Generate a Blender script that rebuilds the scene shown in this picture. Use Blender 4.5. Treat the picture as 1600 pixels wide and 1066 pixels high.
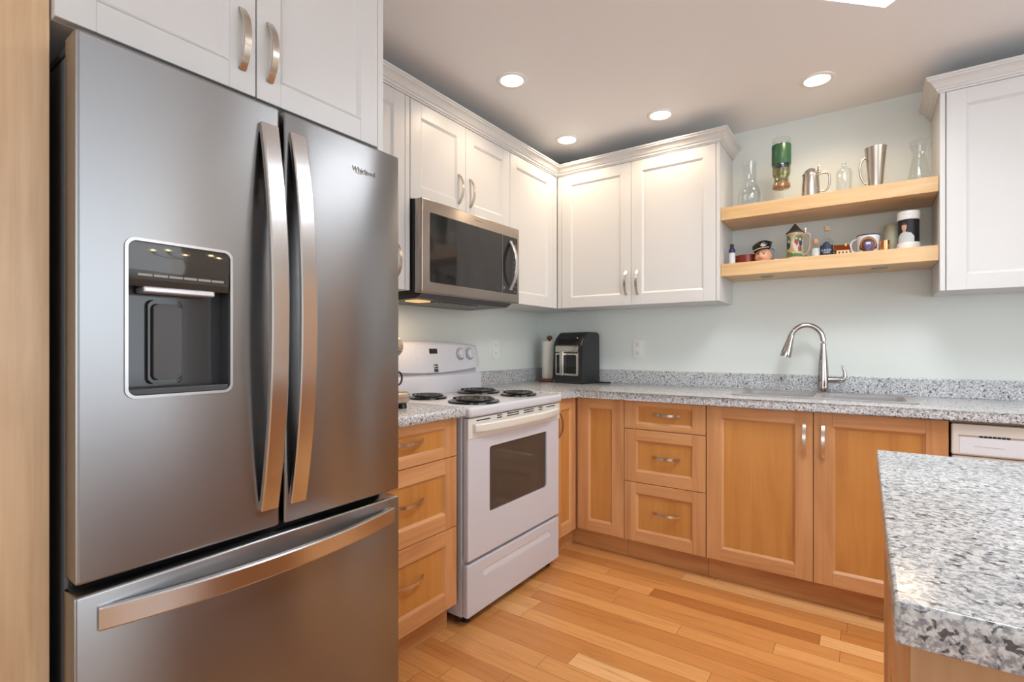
import bpy, bmesh, math, random
from math import sin, cos, pi, radians
from mathutils import Vector, Matrix
random.seed(7)
for o in list(bpy.data.objects): bpy.data.objects.remove(o)
SC = bpy.context.scene
COL = SC.collection

# ------------------------------------------------------------------ camera
cam = bpy.data.cameras.new('camera'); camo = bpy.data.objects.new('camera', cam); COL.objects.link(camo)
cam.sensor_fit = 'HORIZONTAL'; cam.sensor_width = 36.0
cam.lens = 785.85 / 1600 * 36.0
cam.shift_y = (541.6 - 533) / 1600
cam.clip_start = 0.05
camo.location = (1.982, -3.203, 1.16)
camo.rotation_euler = (pi/2, 0, radians(35.0))
SC.camera = camo

# ------------------------------------------------------------------ world, daylight, exposure
w = bpy.data.worlds.new('World'); SC.world = w; w.use_nodes = True
w.node_tree.nodes['Background'].inputs[0].default_value = (0.75, 0.87, 1.0, 1)
w.node_tree.nodes['Background'].inputs[1].default_value = 1.0
SC.view_settings.view_transform = 'Standard'
SC.view_settings.look = 'None'
SC.view_settings.gamma = 1
SC.view_settings.use_curve_mapping = False
SC.view_settings.exposure = -0.08

def area(name, loc, rot, sx, sy, power, color, parent=None, spread=180):
    l = bpy.data.lights.new(name, 'AREA'); l.shape = 'RECTANGLE'; l.size = sx; l.size_y = sy
    l.energy = power; l.color = color; l.spread = radians(spread)
    o = bpy.data.objects.new(name, l); COL.objects.link(o); o.location = loc; o.rotation_euler = rot
    o.parent = parent
    return o
DAY = (0.90, 0.96, 1.0)
# daylight coming in at the openings of the rear and right walls (the room behind the camera)
area('daylight_right', (4.72, -2.55, 1.42), (0, radians(90), 0), 1.75, 2.7, 50, DAY)
area('daylight_rear', (2.7, -6.42, 1.35), (radians(90), 0, 0), 3.2, 1.9, 46, DAY)

# ------------------------------------------------------------------ materials
class NT:
    def __init__(s, name):
        s.m = bpy.data.materials.new(name); s.m.use_nodes = True
        s.t = s.m.node_tree; s.t.nodes.clear()
        s.out = s.t.nodes.new('ShaderNodeOutputMaterial')
    def n(s, typ, ins=None, **kw):
        nd = s.t.nodes.new('ShaderNode' + typ)
        for k, v in kw.items(): setattr(nd, k, v)
        for k, v in (ins or {}).items():
            if hasattr(v, 'is_output') or isinstance(v, bpy.types.NodeSocket): s.t.links.new(v, nd.inputs[k])
            else: nd.inputs[k].default_value = v
        return nd
    def link(s, a, b): s.t.links.new(a, b)
    def ramp(s, fac, stops, interp='LINEAR'):
        r = s.n('ValToRGB', {0: fac}); r.color_ramp.interpolation = interp
        e = r.color_ramp.elements
        while len(e) > 1: e.remove(e[-1])
        e[0].position = stops[0][0]; e[0].color = tuple(stops[0][1]) + (1,)
        for p, c in stops[1:]:
            q = e.new(p); q.color = tuple(c) + (1,)
        return r.outputs[0]
    def mix(s, fac, a, b, blend='MIX'):
        m = s.n('Mix', data_type='RGBA', blend_type=blend)
        for i, v in ((0, fac), (6, a), (7, b)):
            if isinstance(v, bpy.types.NodeSocket): s.link(v, m.inputs[i])
            else: m.inputs[i].default_value = v if i == 0 else tuple(v) + (1,)
        return m.outputs[2]
    def math(s, op, a, b=None, c=None):
        m = s.n('Math', operation=op)
        for i, v in enumerate((a, b, c)):
            if v is None: continue
            if isinstance(v, bpy.types.NodeSocket): s.link(v, m.inputs[i])
            else: m.inputs[i].default_value = v
        return m.outputs[0]
    def bsdf(s, color, rough=.5, metal=0., normal=None, **kw):
        p = s.n('BsdfPrincipled')
        for k, v in dict({'Base Color': color, 'Roughness': rough, 'Metallic': metal}, **kw).items():
            if isinstance(v, bpy.types.NodeSocket): s.link(v, p.inputs[k])
            else: p.inputs[k].default_value = (tuple(v) + (1,)) if isinstance(v, tuple) and len(v) == 3 and 'Normal' not in k else v
        if normal is not None: s.link(normal, p.inputs['Normal'])
        s.link(p.outputs[0], s.out.inputs[0])
        return p
    def coords(s, scale=(1, 1, 1), rand=True, which='Object'):
        tc = s.n('TexCoord')
        v = tc.outputs[which]
        if rand:
            oi = s.n('ObjectInfo')
            mu = s.math('MULTIPLY', oi.outputs['Random'], 37.0)
            v = s.n('VectorMath', {0: v, 1: mu}, operation='ADD').outputs[0]
        return s.n('Mapping', {'Vector': v, 'Scale': scale}).outputs[0]
    def bump(s, h, strength=.2, dist=.002):
        return s.n('Bump', {'Height': h, 'Strength': strength, 'Distance': dist}).outputs[0]

MATS = {}
def plain(name, color, rough=.5, metal=0., **kw):
    if name not in MATS:
        t = NT(name); t.bsdf(color, rough, metal, **kw); MATS[name] = t.m
    return MATS[name]
def emit(name, color, strength):
    t = NT(name); e = t.n('Emission', {0: tuple(color) + (1,), 1: strength}); t.link(e.outputs[0], t.out.inputs[0]); return t.m

def wood(name, dark, mid, light, axis='z', rough=.38, fine=.35):
    t = NT(name)
    sc = {'z': (9, 9, .8), 'x': (.8, 9, 9), 'y': (9, .8, 9)}[axis]
    sf = {'z': (90, 90, 2.5), 'x': (2.5, 90, 90), 'y': (90, 2.5, 90)}[axis]
    a = t.n('TexNoise', {'Vector': t.coords(sc), 'Scale': 1.6, 'Detail': 5., 'Roughness': .55, 'Distortion': .9}).outputs['Fac']
    b = t.n('TexNoise', {'Vector': t.coords(sf), 'Scale': 1.0, 'Detail': 3.}).outputs['Fac']
    c = t.n('TexNoise', {'Vector': t.coords((1, 1, 1)), 'Scale': 2.2, 'Detail': 2.}).outputs['Fac']
    f = t.math('ADD', t.math('MULTIPLY', a, .62), t.math('ADD', t.math('MULTIPLY', b, fine * .6), t.math('MULTIPLY', c, .38 - fine * .6 + .0)))
    col = t.ramp(f, [(.33, dark), (.5, mid), (.66, light)])
    t.bsdf(col, rough, 0, t.bump(b, .06, .001))
    return t.m
MAPLE_D, MAPLE_M, MAPLE_L = (.42, .185, .058), (.56, .27, .092), (.65, .335, .13)
M_stile = wood('maple_stile', (.45, .20, .076), (.58, .288, .118), (.66, .35, .158), 'z')
M_rail = wood('maple_rail', (.46, .205, .08), (.59, .293, .122), (.67, .355, .162), 'x')
M_panel = wood('maple_panel', (.44, .178, .042), (.545, .24, .058), (.60, .28, .078), 'z', fine=.28)
M_shelf = wood('maple_shelf', (.55, .335, .145), (.665, .435, .215), (.74, .515, .28), 'x')
M_shelf_y = wood('maple_shelf_end', (.50, .27, .10), (.62, .36, .15), (.70, .43, .2), 'y')
M_tall = wood('maple_tall', (.52, .325, .175), (.655, .45, .27), (.73, .535, .345), 'z', fine=.45)
M_island = wood('maple_island', (.34, .17, .075), (.43, .235, .115), (.50, .295, .155), 'z', fine=.3)
M_toe = wood('maple_toe', (.42, .18, .06), (.55, .26, .095), (.62, .31, .125), 'x')

M_white = plain('white_cabinet_paint', (.66, .655, .65), .33)
M_white_in = plain('white_cabinet_inside', (.70, .69, .66), .5)
M_nickel = plain('brushed_nickel', (.62, .57, .51), .24, 1.)
M_chrome = plain('chrome', (.50, .48, .465), .07, 1.)
M_black = plain('black_plastic', (.012, .012, .013), .35)
M_blackgloss = plain('black_gloss', (.008, .008, .009), .06)
M_darkgap = plain('dark_gasket', (.01, .01, .011), .7)
M_darkgrey = plain('dark_grey', (.05, .052, .056), .4)
M_enamel = plain('white_enamel', (.61, .62, .68), .16)
M_enamel_off = plain('offwhite_plastic', (.72, .70, .65), .3)
M_plate = plain('outlet_white', (.85, .86, .85), .35)
M_grey_ink = plain('grey_ink', (.28, .30, .33), .6)
M_dark_ink = plain('dark_ink', (.04, .045, .05), .5)

def steel(name, col, rough, aniso=.75, rot=0., axis='x'):
    t = NT(name)
    sc = {'x': (3, 3, 900), 'z': (900, 900, 3)}[axis]
    nz = t.n('TexNoise', {'Vector': t.coords(sc, rand=False), 'Scale': 1., 'Detail': 2.}).outputs['Fac']
    tg = t.n('Tangent', direction_type='RADIAL', axis='Z').outputs[0]
    r = rough
    c = t.mix(nz, tuple(v * .985 for v in col), col)
    p = t.bsdf(c, r, 1.0, None, **{'Anisotropic': aniso, 'Anisotropic Rotation': rot})
    t.link(tg, p.inputs['Tangent'])
    return t.m
M_steel = steel('brushed_stainless', (.315, .32, .33), .28, .85, .25)
M_steel_l = plain('stainless_handle', (.66, .66, .66), .22, 1.)
M_steel_mw = steel('stainless_microwave', (.38, .335, .30), .30, .7, .25)

def granite(name):
    t = NT(name)
    v = t.coords((1, 1, 1), rand=False)
    n1 = t.n('TexNoise', {'Vector': v, 'Scale': 135., 'Detail': 3., 'Roughness': .6, 'Distortion': .4}).outputs['Fac']
    n2 = t.n('TexNoise', {'Vector': t.n('Mapping', {'Vector': v, 'Location': (3.1, 7.7, 1.9)}).outputs[0], 'Scale': 105., 'Detail': 2., 'Roughness': .5, 'Distortion': .6}).outputs['Fac']
    n3 = t.n('TexNoise', {'Vector': t.n('Mapping', {'Vector': v, 'Location': (9.3, 2.2, 5.5)}).outputs[0], 'Scale': 170., 'Detail': 2.}).outputs['Fac']
    base = t.ramp(n1, [(.34, (.22, .235, .26)), (.44, (.42, .43, .45)), (.52, (.60, .605, .615)), (.66, (.74, .735, .73))])
    c = t.mix(t.ramp(n3, [(.56, (0, 0, 0)), (.63, (.75, .75, .75))]), base, (.24, .255, .285))
    c = t.mix(t.ramp(n2, [(.60, (0, 0, 0)), (.65, (.9, .9, .9))]), c, (.05, .055, .065))
    t.bsdf(c, .2)
    return t.m
M_granite = granite('granite_counter')

def floor_mat():
    t = NT('oak_floor')
    tc = t.n('TexCoord').outputs['Object']
    s = t.n('SeparateXYZ', {0: tc})
    x, y = s.outputs[0], s.outputs[1]
    PW = .083
    ry = t.math('DIVIDE', t.math('ADD', y, .585), PW)
    row = t.math('FLOOR', ry)
    fy = t.math('FRACT', ry)
    rr = t.n('TexWhiteNoise', {'W': row}, noise_dimensions='1D').outputs['Value']
    rr2 = t.n('TexWhiteNoise', {'W': t.math('ADD', row, 71.3)}, noise_dimensions='1D').outputs['Value']
    ln = t.math('ADD', t.math('MULTIPLY', rr2, .55), .6)
    px = t.math('DIVIDE', t.math('ADD', x, t.math('MULTIPLY', rr, 3.)), ln)
    pl = t.math('FLOOR', px); fx = t.math('FRACT', px)
    pid = t.n('CombineXYZ', {0: pl, 1: row})
    wn = t.n('TexWhiteNoise', {'Vector': pid.outputs[0]}, noise_dimensions='2D')
    tone = wn.outputs['Value']
    off = t.n('VectorMath', {0: wn.outputs['Color'], 1: (40., 40., 40.)}, operation='MULTIPLY').outputs[0]
    gv = t.n('VectorMath', {0: tc, 1: off}, operation='ADD').outputs[0]
    g1 = t.n('TexNoise', {'Vector': t.n('Mapping', {'Vector': gv, 'Scale': (2.2, 34, 1)}).outputs[0], 'Scale': 1., 'Detail': 6., 'Roughness': .62, 'Distortion': 1.2}).outputs['Fac']
    g2 = t.n('TexNoise', {'Vector': t.n('Mapping', {'Vector': gv, 'Scale': (6, 260, 1)}).outputs[0], 'Scale': 1., 'Detail': 3.}).outputs['Fac']
    base = t.ramp(tone, [(0, (.38, .135, .034)), (.08, (.50, .20, .055)), (.5, (.59, .265, .083)), (.85, (.65, .315, .108)), (1, (.75, .43, .19))])
    gr = t.ramp(t.math('ADD', t.math('MULTIPLY', g1, .7), t.math('MULTIPLY', g2, .3)), [(.34, (.74, .66, .60)), (.47, (.96, .95, .94)), (.64, (1.06, 1.06, 1.06))])
    c = t.mix(1., base, gr, 'MULTIPLY')
    e1 = t.math('LESS_THAN', t.math('MINIMUM', fy, t.math('SUBTRACT', 1., fy)), .011)
    e2 = t.math('LESS_THAN', t.math('MULTIPLY', t.math('MINIMUM', fx, t.math('SUBTRACT', 1., fx)), ln), .0011)
    e = t.math('MAXIMUM', e1, e2)
    c = t.mix(t.math('MULTIPLY', e, .75), c, (.14, .05, .015))
    t.bsdf(c, .30, 0, t.bump(t.math('SUBTRACT', g2, e), .08, .001))
    return t.m

def wall_mat(name, col):
    t = NT(name)
    n = t.n('TexNoise', {'Vector': t.coords((1, 1, 1), rand=False), 'Scale': 180., 'Detail': 2.}).outputs['Fac']
    t.bsdf(col, .6, 0, t.bump(n, .05, .001)); return t.m
M_wall = wall_mat('mint_wall_paint', (.755, .80, .77))
M_ceil = wall_mat('ceiling_paint', (.86, .875, .90))
M_floor = floor_mat()

def thin_glass(name, tint=(1, 1, 1), dens=.06):
    t = NT(name)
    fa = t.n('LayerWeight', {'Blend': .5}).outputs['Facing']
    fr = t.math('MULTIPLY', t.math('POWER', fa, 3.), .6)
    tr = t.n('BsdfTransparent', {0: tuple(tint) + (1,)})
    gl = t.n('BsdfGlossy', {0: (1, 1, 1, 1), 1: .03})
    f = t.math('ADD', fr, dens)
    mx = t.n('MixShader', {0: f, 1: tr.outputs[0], 2: gl.outputs[0]})
    t.link(mx.outputs[0], t.out.inputs[0]); return t.m
M_glass = thin_glass('clear_glass', (.96, .97, .97), .045)
M_glass_green = thin_glass('green_glass', (.62, .58, .26), .06)
M_glass_amber = thin_glass('amber_glass', (.55, .36, .18), .05)

# ------------------------------------------------------------------ mesh helpers
class MB:
    """collects shapes into one mesh"""
    def __init__(s): s.bm = bmesh.new()
    def _tag(s, old, mi):
        for f in s.bm.faces:
            if f not in old: f.material_index = mi
    def box(s, x0, x1, y0, y1, z0, z1, bev=0., mi=0, seg=2, edges=None):
        bm = s.bm; old = set(bm.faces)
        r = bmesh.ops.create_cube(bm, size=1.)
        for v in r['verts']:
            v.co = Vector(((x0 + x1) / 2 + v.co.x * (x1 - x0), (y0 + y1) / 2 + v.co.y * (y1 - y0), (z0 + z1) / 2 + v.co.z * (z1 - z0)))
        if bev > 0:
            es = list({e for v in r['verts'] for e in v.link_edges})
            if edges: es = [e for e in es if edges(e)]
            bmesh.ops.bevel(bm, geom=es, offset=bev, segments=seg, affect='EDGES', profile=.5)
        s._tag(old, mi); return s
    def quad(s, pts, mi=0):
        f = s.bm.faces.new([s.bm.verts.new(p) for p in pts]); f.material_index = mi; return f
    def lathe(s, prof, cx=0, cy=0, n=32, mi=0, a0=0., a1=2 * pi, z0=0):
        full = abs(a1 - a0 - 2 * pi) < 1e-6
        k = n if full else n + 1
        rings = []
        for r, z in prof:
            if r < 1e-6: rings.append([s.bm.verts.new((cx, cy, z0 + z))]); continue
            rings.append([s.bm.verts.new((cx + r * cos(a0 + (a1 - a0) * i / n), cy + r * sin(a0 + (a1 - a0) * i / n), z0 + z)) for i in range(k)])
        for A, B in zip(rings, rings[1:]):
            for i in range(n):
                j = (i + 1) % k
                q = [A[i % len(A)], A[j % len(A)], B[j % len(B)], B[i % len(B)]]
                u = []
                for v in q:
                    if v not in u: u.append(v)
                if len(u) > 2:
                    try: f = s.bm.faces.new(u); f.material_index = mi
                    except ValueError: pass
        return s
    def sweep(s, path, section, mi=0, up=Vector((0, 0, 1)), cap=True, scales=None, closed=False):
        """section: list of (a,b) in the (side, up') frame; path: list of points"""
        P = [Vector(p) for p in path]; rings = []
        n = len(P)
        for i, p in enumerate(P):
            if closed: t = (P[(i + 1) % n] - P[i - 1])
            else: t = (P[min(i + 1, n - 1)] - P[max(i - 1, 0)])
            t.normalize()
            side = t.cross(up)
            if side.length < 1e-4: side = t.cross(Vector((1, 0, 0)))
            side.normalize(); u2 = side.cross(t)
            k = scales[i] if scales else 1.
            rings.append([s.bm.verts.new(p + side * a * k + u2 * b * k) for a, b in section])
        m = len(section)
        pairs = list(zip(rings, rings[1:])) + ([(rings[-1], rings[0])] if closed else [])
        for A, B in pairs:
            for i in range(m):
                f = s.bm.faces.new((A[i], A[(i + 1) % m], B[(i + 1) % m], B[i])); f.material_index = mi
        if cap and not closed:
            for R in (rings[0], rings[-1]):
                f = s.bm.faces.new(R); f.material_index = mi
        return s
    def tube(s, path, r, n=12, mi=0, up=Vector((0, 0, 1)), scales=None, closed=False):
        return s.sweep(path, [(r * cos(2 * pi * i / n), r * sin(2 * pi * i / n)) for i in range(n)], mi, up, True, scales, closed)
    def prism(s, pts, axis, a, b, mi=0, bev=0., seg=2):
        """polygon pts in the plane normal to axis, extruded from a to b"""
        bm = s.bm; old = set(bm.faces)
        def P(p, c): return {'x': (c, p[0], p[1]), 'y': (p[0], c, p[1]), 'z': (p[0], p[1], c)}[axis]
        A = [bm.verts.new(P(p, a)) for p in pts]; B = [bm.verts.new(P(p, b)) for p in pts]
        fs = [bm.faces.new(A), bm.faces.new(B[::-1])]
        k = len(pts)
        for i in range(k): fs.append(bm.faces.new((A[i], B[i], B[(i + 1) % k], A[(i + 1) % k])))
        if bev > 0:
            bmesh.ops.bevel(bm, geom=list({e for f in fs for e in f.edges}), offset=bev, segments=seg, affect='EDGES', profile=.5)
        s._tag(old, mi); return s
    def xform(s, M):
        bmesh.ops.transform(s.bm, matrix=M, verts=s.bm.verts); return s
    def build(s, name, mats, parent=None, smooth=None, label=None, loc=None, rot=None):
        bmesh.ops.recalc_face_normals(s.bm, faces=s.bm.faces)
        me = bpy.data.meshes.new(name)
        if smooth is not None:
            for f in s.bm.faces: f.smooth = True
        s.bm.to_mesh(me); s.bm.free()
        if smooth is not None: me.set_sharp_from_angle(angle=radians(smooth))
        for m in (mats if isinstance(mats, (list, tuple)) else [mats]): me.materials.append(m)
        o = bpy.data.objects.new(name, me); COL.objects.link(o)
        if parent is not None: o.parent = parent
        if loc: o.location = loc
        if rot: o.rotation_euler = rot
        if label: o['label'] = label
        return o
def tag(o, label, cat, group=None):
    o['label'] = label; o['category'] = cat
    if group: o['group'] = group
    return o
def thing(name, label, cat, loc=(0, 0, 0), rz=0., group=None):
    o = bpy.data.objects.new(name, None); o.empty_display_size = .05; COL.objects.link(o)
    o.location = loc; o.rotation_euler = (0, 0, rz)
    return tag(o, label, cat, group)
def struct(mb, name, mats, smooth=None):
    o = mb.build(name, mats, smooth=smooth); o['kind'] = 'structure'; return o
def dup(src, loc, rz, label, group=None):
    r = src.copy(); COL.objects.link(r); r.location = loc; r.rotation_euler = (0, 0, rz); r['label'] = label
    if group: r['group'] = group
    for ch in list(src.children):
        c = ch.copy(); COL.objects.link(c); c.parent = r
        for g in list(ch.children):
            d = g.copy(); COL.objects.link(d); d.parent = c
    return r
def rrect(x0, x1, z0, z1, r, n=6):
    p = []
    for cx, cz, a in ((x1 - r, z1 - r, 0), (x0 + r, z1 - r, 90), (x0 + r, z0 + r, 180), (x1 - r, z0 + r, 270)):
        for i in range(n + 1):
            t = radians(a + 90 * i / n); p.append((cx + r * cos(t), cz + r * sin(t)))
    return p
def boolean(o, cutter):
    root = o
    cutter.parent = o.parent
    md = o.modifiers.new('b', 'BOOLEAN'); md.operation = 'DIFFERENCE'; md.object = cutter; md.solver = 'EXACT'
    dg = bpy.context.evaluated_depsgraph_get(); dg.update()
    me = bpy.data.meshes.new_from_object(o.evaluated_get(dg))
    for f in me.polygons: f.use_smooth = True
    me.set_sharp_from_angle(angle=radians(12))
    o.modifiers.clear(); old = o.data; o.data = me; bpy.data.meshes.remove(old)
    cm = cutter.data; bpy.data.objects.remove(cutter); bpy.data.meshes.remove(cm)
def text(body, name, mat, parent, loc, size, rot=(pi/2, 0, 0), depth=.0004, align='CENTER', shear=0., sx=1.):
    cu = bpy.data.curves.new(name, 'FONT'); cu.body = body; cu.size = size; cu.extrude = depth
    cu.align_x = align; cu.align_y = 'CENTER'; cu.shear = shear
    o = bpy.data.objects.new(name, cu); COL.objects.link(o)
    dg = bpy.context.evaluated_depsgraph_get(); dg.update()
    me = bpy.data.meshes.new_from_object(o.evaluated_get(dg)); me.name = name
    bpy.data.objects.remove(o); bpy.data.curves.remove(cu)
    me.materials.clear(); me.materials.append(mat)
    ob = bpy.data.objects.new(name, me); COL.objects.link(ob); ob.parent = parent; ob.location = loc; ob.rotation_euler = rot; ob.scale = (sx, 1, 1)
    return ob

# bow pull: flat strap arched between two ends, lies in front of y=0 (towards -y), along x or z
def pull(parent, x, y, z, axis='z', L=.142, h=.026, wd=.013, label=None):
    m = MB(); P = []
    n = 18
    for i in range(n + 1):
        u = -1 + 2 * i / n
        out = h * (1 - abs(u) ** 2.3)
        d = -.0022 - out
        P.append((0, d, u * L / 2) if axis == 'z' else (u * L / 2, d, 0))
    t = .0024
    sec = [(-wd / 2, -t), (wd / 2, -t), (wd / 2, t), (-wd / 2, t)]
    m.sweep(P, sec, up=Vector((0, -1, 0)))
    for e in (-1, 1):
        c = e * (L / 2 - .004)
        if axis == 'z': m.box(-wd / 2, wd / 2, -.005, .0005, c - .004, c + .004, .001)
        else: m.box(c - .004, c + .004, -.005, .0005, -wd / 2, wd / 2, .001)
    return m.build('handle', M_nickel, parent, 30, label, loc=(x, y, z))

def shaker(name, parent, x0, x1, z0, z1, yf, t=.020, s=.066, r=.066, mats=None, dep=.009, ch=.010, bead=False):
    """frame-and-panel front; front plane at y=yf facing -y.  slots: stile, rail, panel"""
    m = MB(); b = .0018
    yb = yf + t
    m.box(x0, x0 + s, yf, yb, z0, z1, b, 0); m.box(x1 - s, x1, yf, yb, z0, z1, b, 0)
    m.box(x0 + s - .0005, x1 - s + .0005, yf + .0002, yb, z0, z0 + r, b, 1); m.box(x0 + s - .0005, x1 - s + .0005, yf + .0002, yb, z1 - r, z1, b, 1)
    a, c, e, f = x0 + s, x1 - s, z0 + r, z1 - r
    y2 = yf + dep
    if bead:   # small step before the slope
        st = .004
        m.quad([(a, yf + .0005, e), (a, yf + .0005, f), (a + st, yf + .003, f - st), (a + st, yf + .003, e + st)], 0)
        m.quad([(c, yf + .0005, f), (c, yf + .0005, e), (c - st, yf + .003, e + st), (c - st, yf + .003, f - st)], 0)
        m.quad([(a, yf + .0005, f), (c, yf + .0005, f), (c - st, yf + .003, f - st), (a + st, yf + .003, f - st)], 1)
        m.quad([(c, yf + .0005, e), (a, yf + .0005, e), (a + st, yf + .003, e + st), (c - st, yf + .003, e + st)], 1)
        a += st; c -= st; e += st; f -= st; y1 = yf + .003
    else: y1 = yf + .0008
    k = ch
    m.quad([(a, y1, e), (a, y1, f), (a + k, y2, f - k), (a + k, y2, e + k)], 0)
    m.quad([(c, y1, f), (c, y1, e), (c - k, y2, e + k), (c - k, y2, f - k)], 0)
    m.quad([(a, y1, f), (c, y1, f), (c - k, y2, f - k), (a + k, y2, f - k)], 1)
    m.quad([(c, y1, e), (a, y1, e), (a + k, y2, e + k), (c - k, y2, e + k)], 1)
    m.box(a - .004, c + .004, y2, yb - .001, e - .004, f + .004, 0, 2)
    return m.build(name, mats or [M_stile, M_rail, M_panel], parent)
WH = [M_white, M_white, M_white]
R90 = pi / 2

# ------------------------------------------------------------------ the room
XR, YF, H = 4.8, -6.5, 2.421
struct(MB().box(-.1, XR + .1, YF - .1, .1, -.1, 0), 'floor', M_floor)
CEIL = struct(MB().box(-.1, XR + .1, YF - .1, .1, H, H + .1), 'ceiling', M_ceil)
struct(MB().box(-.1, 0, YF, 0, 0, H), 'wall_left', M_wall)
struct(MB().box(-.1, XR + .1, 0, .1, 0, H), 'wall_back', M_wall)
def holed(name, x0, x1, hx0, hx1, z0, z1, along):
    m = MB()
    for a, b, c, d in ((x0, hx0, 0, H), (hx1, x1, 0, H), (hx0, hx1, 0, z0), (hx0, hx1, z1, H)):
        if along == 'y': m.box(XR, XR + .1, a, b, c, d)
        else: m.box(a, b, YF - .1, YF, c, d)
    return struct(m, name, M_wall)
holed('wall_right', YF - .1, .1, -3.9, -1.2, .5, 2.32, 'y')
holed('wall_front', -.1, XR, 1.1, 4.3, .4, 2.3, 'x')
def winframe(name, pts):
    m = MB()
    for b in pts: m.box(*b, .004)
    return struct(m, name, M_white)
winframe('window_1', [(XR + .02, XR + .07, -3.9, -1.2, .5, .56), (XR + .02, XR + .07, -3.9, -1.2, 2.26, 2.32)] + [(XR + .02, XR + .07, y, y + .06, .56, 2.26) for y in (-3.9, -2.58, -1.26)])
winframe('window_2', [(1.1, 4.3, YF - .07, YF - .02, .4, .46), (1.1, 4.3, YF - .07, YF - .02, 2.24, 2.3)] + [(x, x + .06, YF - .07, YF - .02, .46, 2.24) for x in (1.1, 2.67, 4.24)])

# ------------------------------------------------------------------ recessed ceiling lights
M_lens = emit('lit_lens', (1., .93, .82), 14.)
M_trimw = plain('light_trim', (.85, .85, .84), .4)
def downlight(x, y, label, first=[None]):
    if first[0] is None:
        t = thing('recessed_light', label, 'ceiling light', (x, y, H), 0, 'recessed ceiling lights')
        MB().lathe([(.052, -.0015), (.054, -.006), (.066, -.007), (.071, -.004), (.072, 0), (.052, 0), (.052, -.0015)], n=48).build('trim_ring', M_trimw, t, 40)
        MB().lathe([(0, -.003), (.053, -.002)], n=40).build('lens', M_lens, t)
        l = bpy.data.lights.new('lamp', 'SPOT'); l.energy = 13; l.color = (1., .76, .50); l.spot_size = radians(150); l.spot_blend = .6; l.shadow_soft_size = .05
        lo = bpy.data.objects.new('lamp', l); COL.objects.link(lo); lo.parent = t; lo.location = (0, 0, -.012)
        first[0] = t
        return t
    return dup(first[0], (x, y, H), 0, label, 'recessed ceiling lights')
downlight(.618, -1.255, 'round lit recessed ceiling light, leftmost and largest of the four')
downlight(.50, -.502, 'small lit recessed ceiling light deepest in the corner above the white cabinets')
downlight(1.075, -.502, 'lit recessed ceiling light third from the left, above the double wall cabinet')
downlight(1.80, -.433, 'lit recessed ceiling light above the open shelves, rightmost of the four')

# skylight: opening in the ceiling, white shaft above it, bright pane at its top
SKY = Matrix.Translation((2.046, -.874, 0)) @ Matrix.Rotation(radians(-135.5), 4, 'Z')
boolean(CEIL, MB().box(0, .62, 0, .95, H - .2, H + .3).xform(SKY).build('cutter', M_ceil))
m = MB()
for b in ((-.03, 0, -.03, .98), (.62, .65, -.03, .98), (0, .62, -.03, 0), (0, .62, .95, .98)): m.box(*b, H + .0005, H + .42)
o = m.xform(SKY).build('skylight_shaft', plain('shaft_white', (.85, .85, .85), .6)); o['kind'] = 'structure'
o = MB().box(.0005, .6195, .0005, .9495, H + .395, H + .415).xform(SKY).build('skylight_pane', emit('skylight_glow', (.93, .97, 1.), 25.)); o['kind'] = 'structure'

# ------------------------------------------------------------------ base cabinets (door faces at 0.61 from the walls)
ZB, ZT = .113, .8695
def carcass(t, x0, x1, d, z0=ZB, z1=.872, mat=None, name='carcass'):
    MB().box(x0, x1, -d, -.002, z0, z1).build(name, mat or M_stile, t)
def toe(t, x0, x1, yf): MB().box(x0, x1, yf, yf + .018, 0.001, ZB).build('toe_kick', M_toe, t)

# corner cabinet: one door on each wall
t = thing('corner_base_cabinet', 'maple corner base cabinet with narrow doors where the two counter runs meet', 'cabinet', (0, 0, 0))
m = MB(); m.prism([(.002, -.002), (.9085, -.002), (.9085, -.588), (.602, -.588), (.602, -.850), (.002, -.850)], 'z', ZB, .872); m.build('carcass', M_stile, t)
shaker('door', t, .6265, .9085, ZB, ZT, -.608, s=.070, r=.06)
o = shaker('door', t, 0, .226, ZB, ZT, -.608, s=.055, r=.06); o.location = (.0155, -.8505, 0); o.rotation_euler = (0, 0, R90)
pull(o, .028, -.608, .735, 'z')
m = MB(); m.box(.57, .9085, -.552, -.534, .001, ZB); m.box(.552, .570, -.850, -.534, .001, ZB); m.build('toe_kick', M_toe, t)

t = thing('drawer_base_cabinet', 'maple base cabinet with three drawers on the back wall beside the sink cabinet', 'cabinet', (0, 0, 0))
carcass(t, .9105, 1.3385, .588); toe(t, .9105, 1.3385, -.552)
for z0, z1, hz in ((.7175, ZT, .802), (.432, .7145, .577), (ZB, .429, .283)):
    o = shaker('drawer', t, .9115, 1.3375, z0, z1, -.608, s=.066, r=.030 if z1 > .8 else .058)
    pull(o, 1.139, -.608 + .009, hz, 'x')
t = thing('sink_base_cabinet', 'wide maple base cabinet with two tall doors beneath the sink', 'cabinet', (0, 0, 0))
carcass(t, 1.3405, 2.2535, .588, z1=.70); toe(t, 1.3405, 2.2535, -.552)
MB().box(1.3405, 2.2535, -.588, -.570, .69, .872).build('top_rail', M_rail, t)
o = shaker('door', t, 1.3415, 1.7955, ZB, ZT, -.608, s=.070, r=.06); pull(o, 1.763, -.608, .742)
o = shaker('door', t, 1.7985, 2.2535, ZB, ZT, -.608, s=.070, r=.06); pull(o, 1.835, -.608, .740)

YD = -2.158
t = thing('drawer_base_cabinet', 'maple base cabinet with three drawers between the fridge and the white range', 'cabinet', (0, YD, 0), R90)
carcass(t, 0, .506, .600); toe(t, 0, .506, -.566)
for z0, z1, hz in ((.7175, ZT, .806), (.432, .7145, .581), (ZB, .429, .293)):
    o = shaker('drawer', t, .002, .502, z0, z1, -.624, s=.066, r=.034 if z1 > .8 else .062)
    pull(o, .250, -.624 + .009, hz, 'x')

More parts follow.
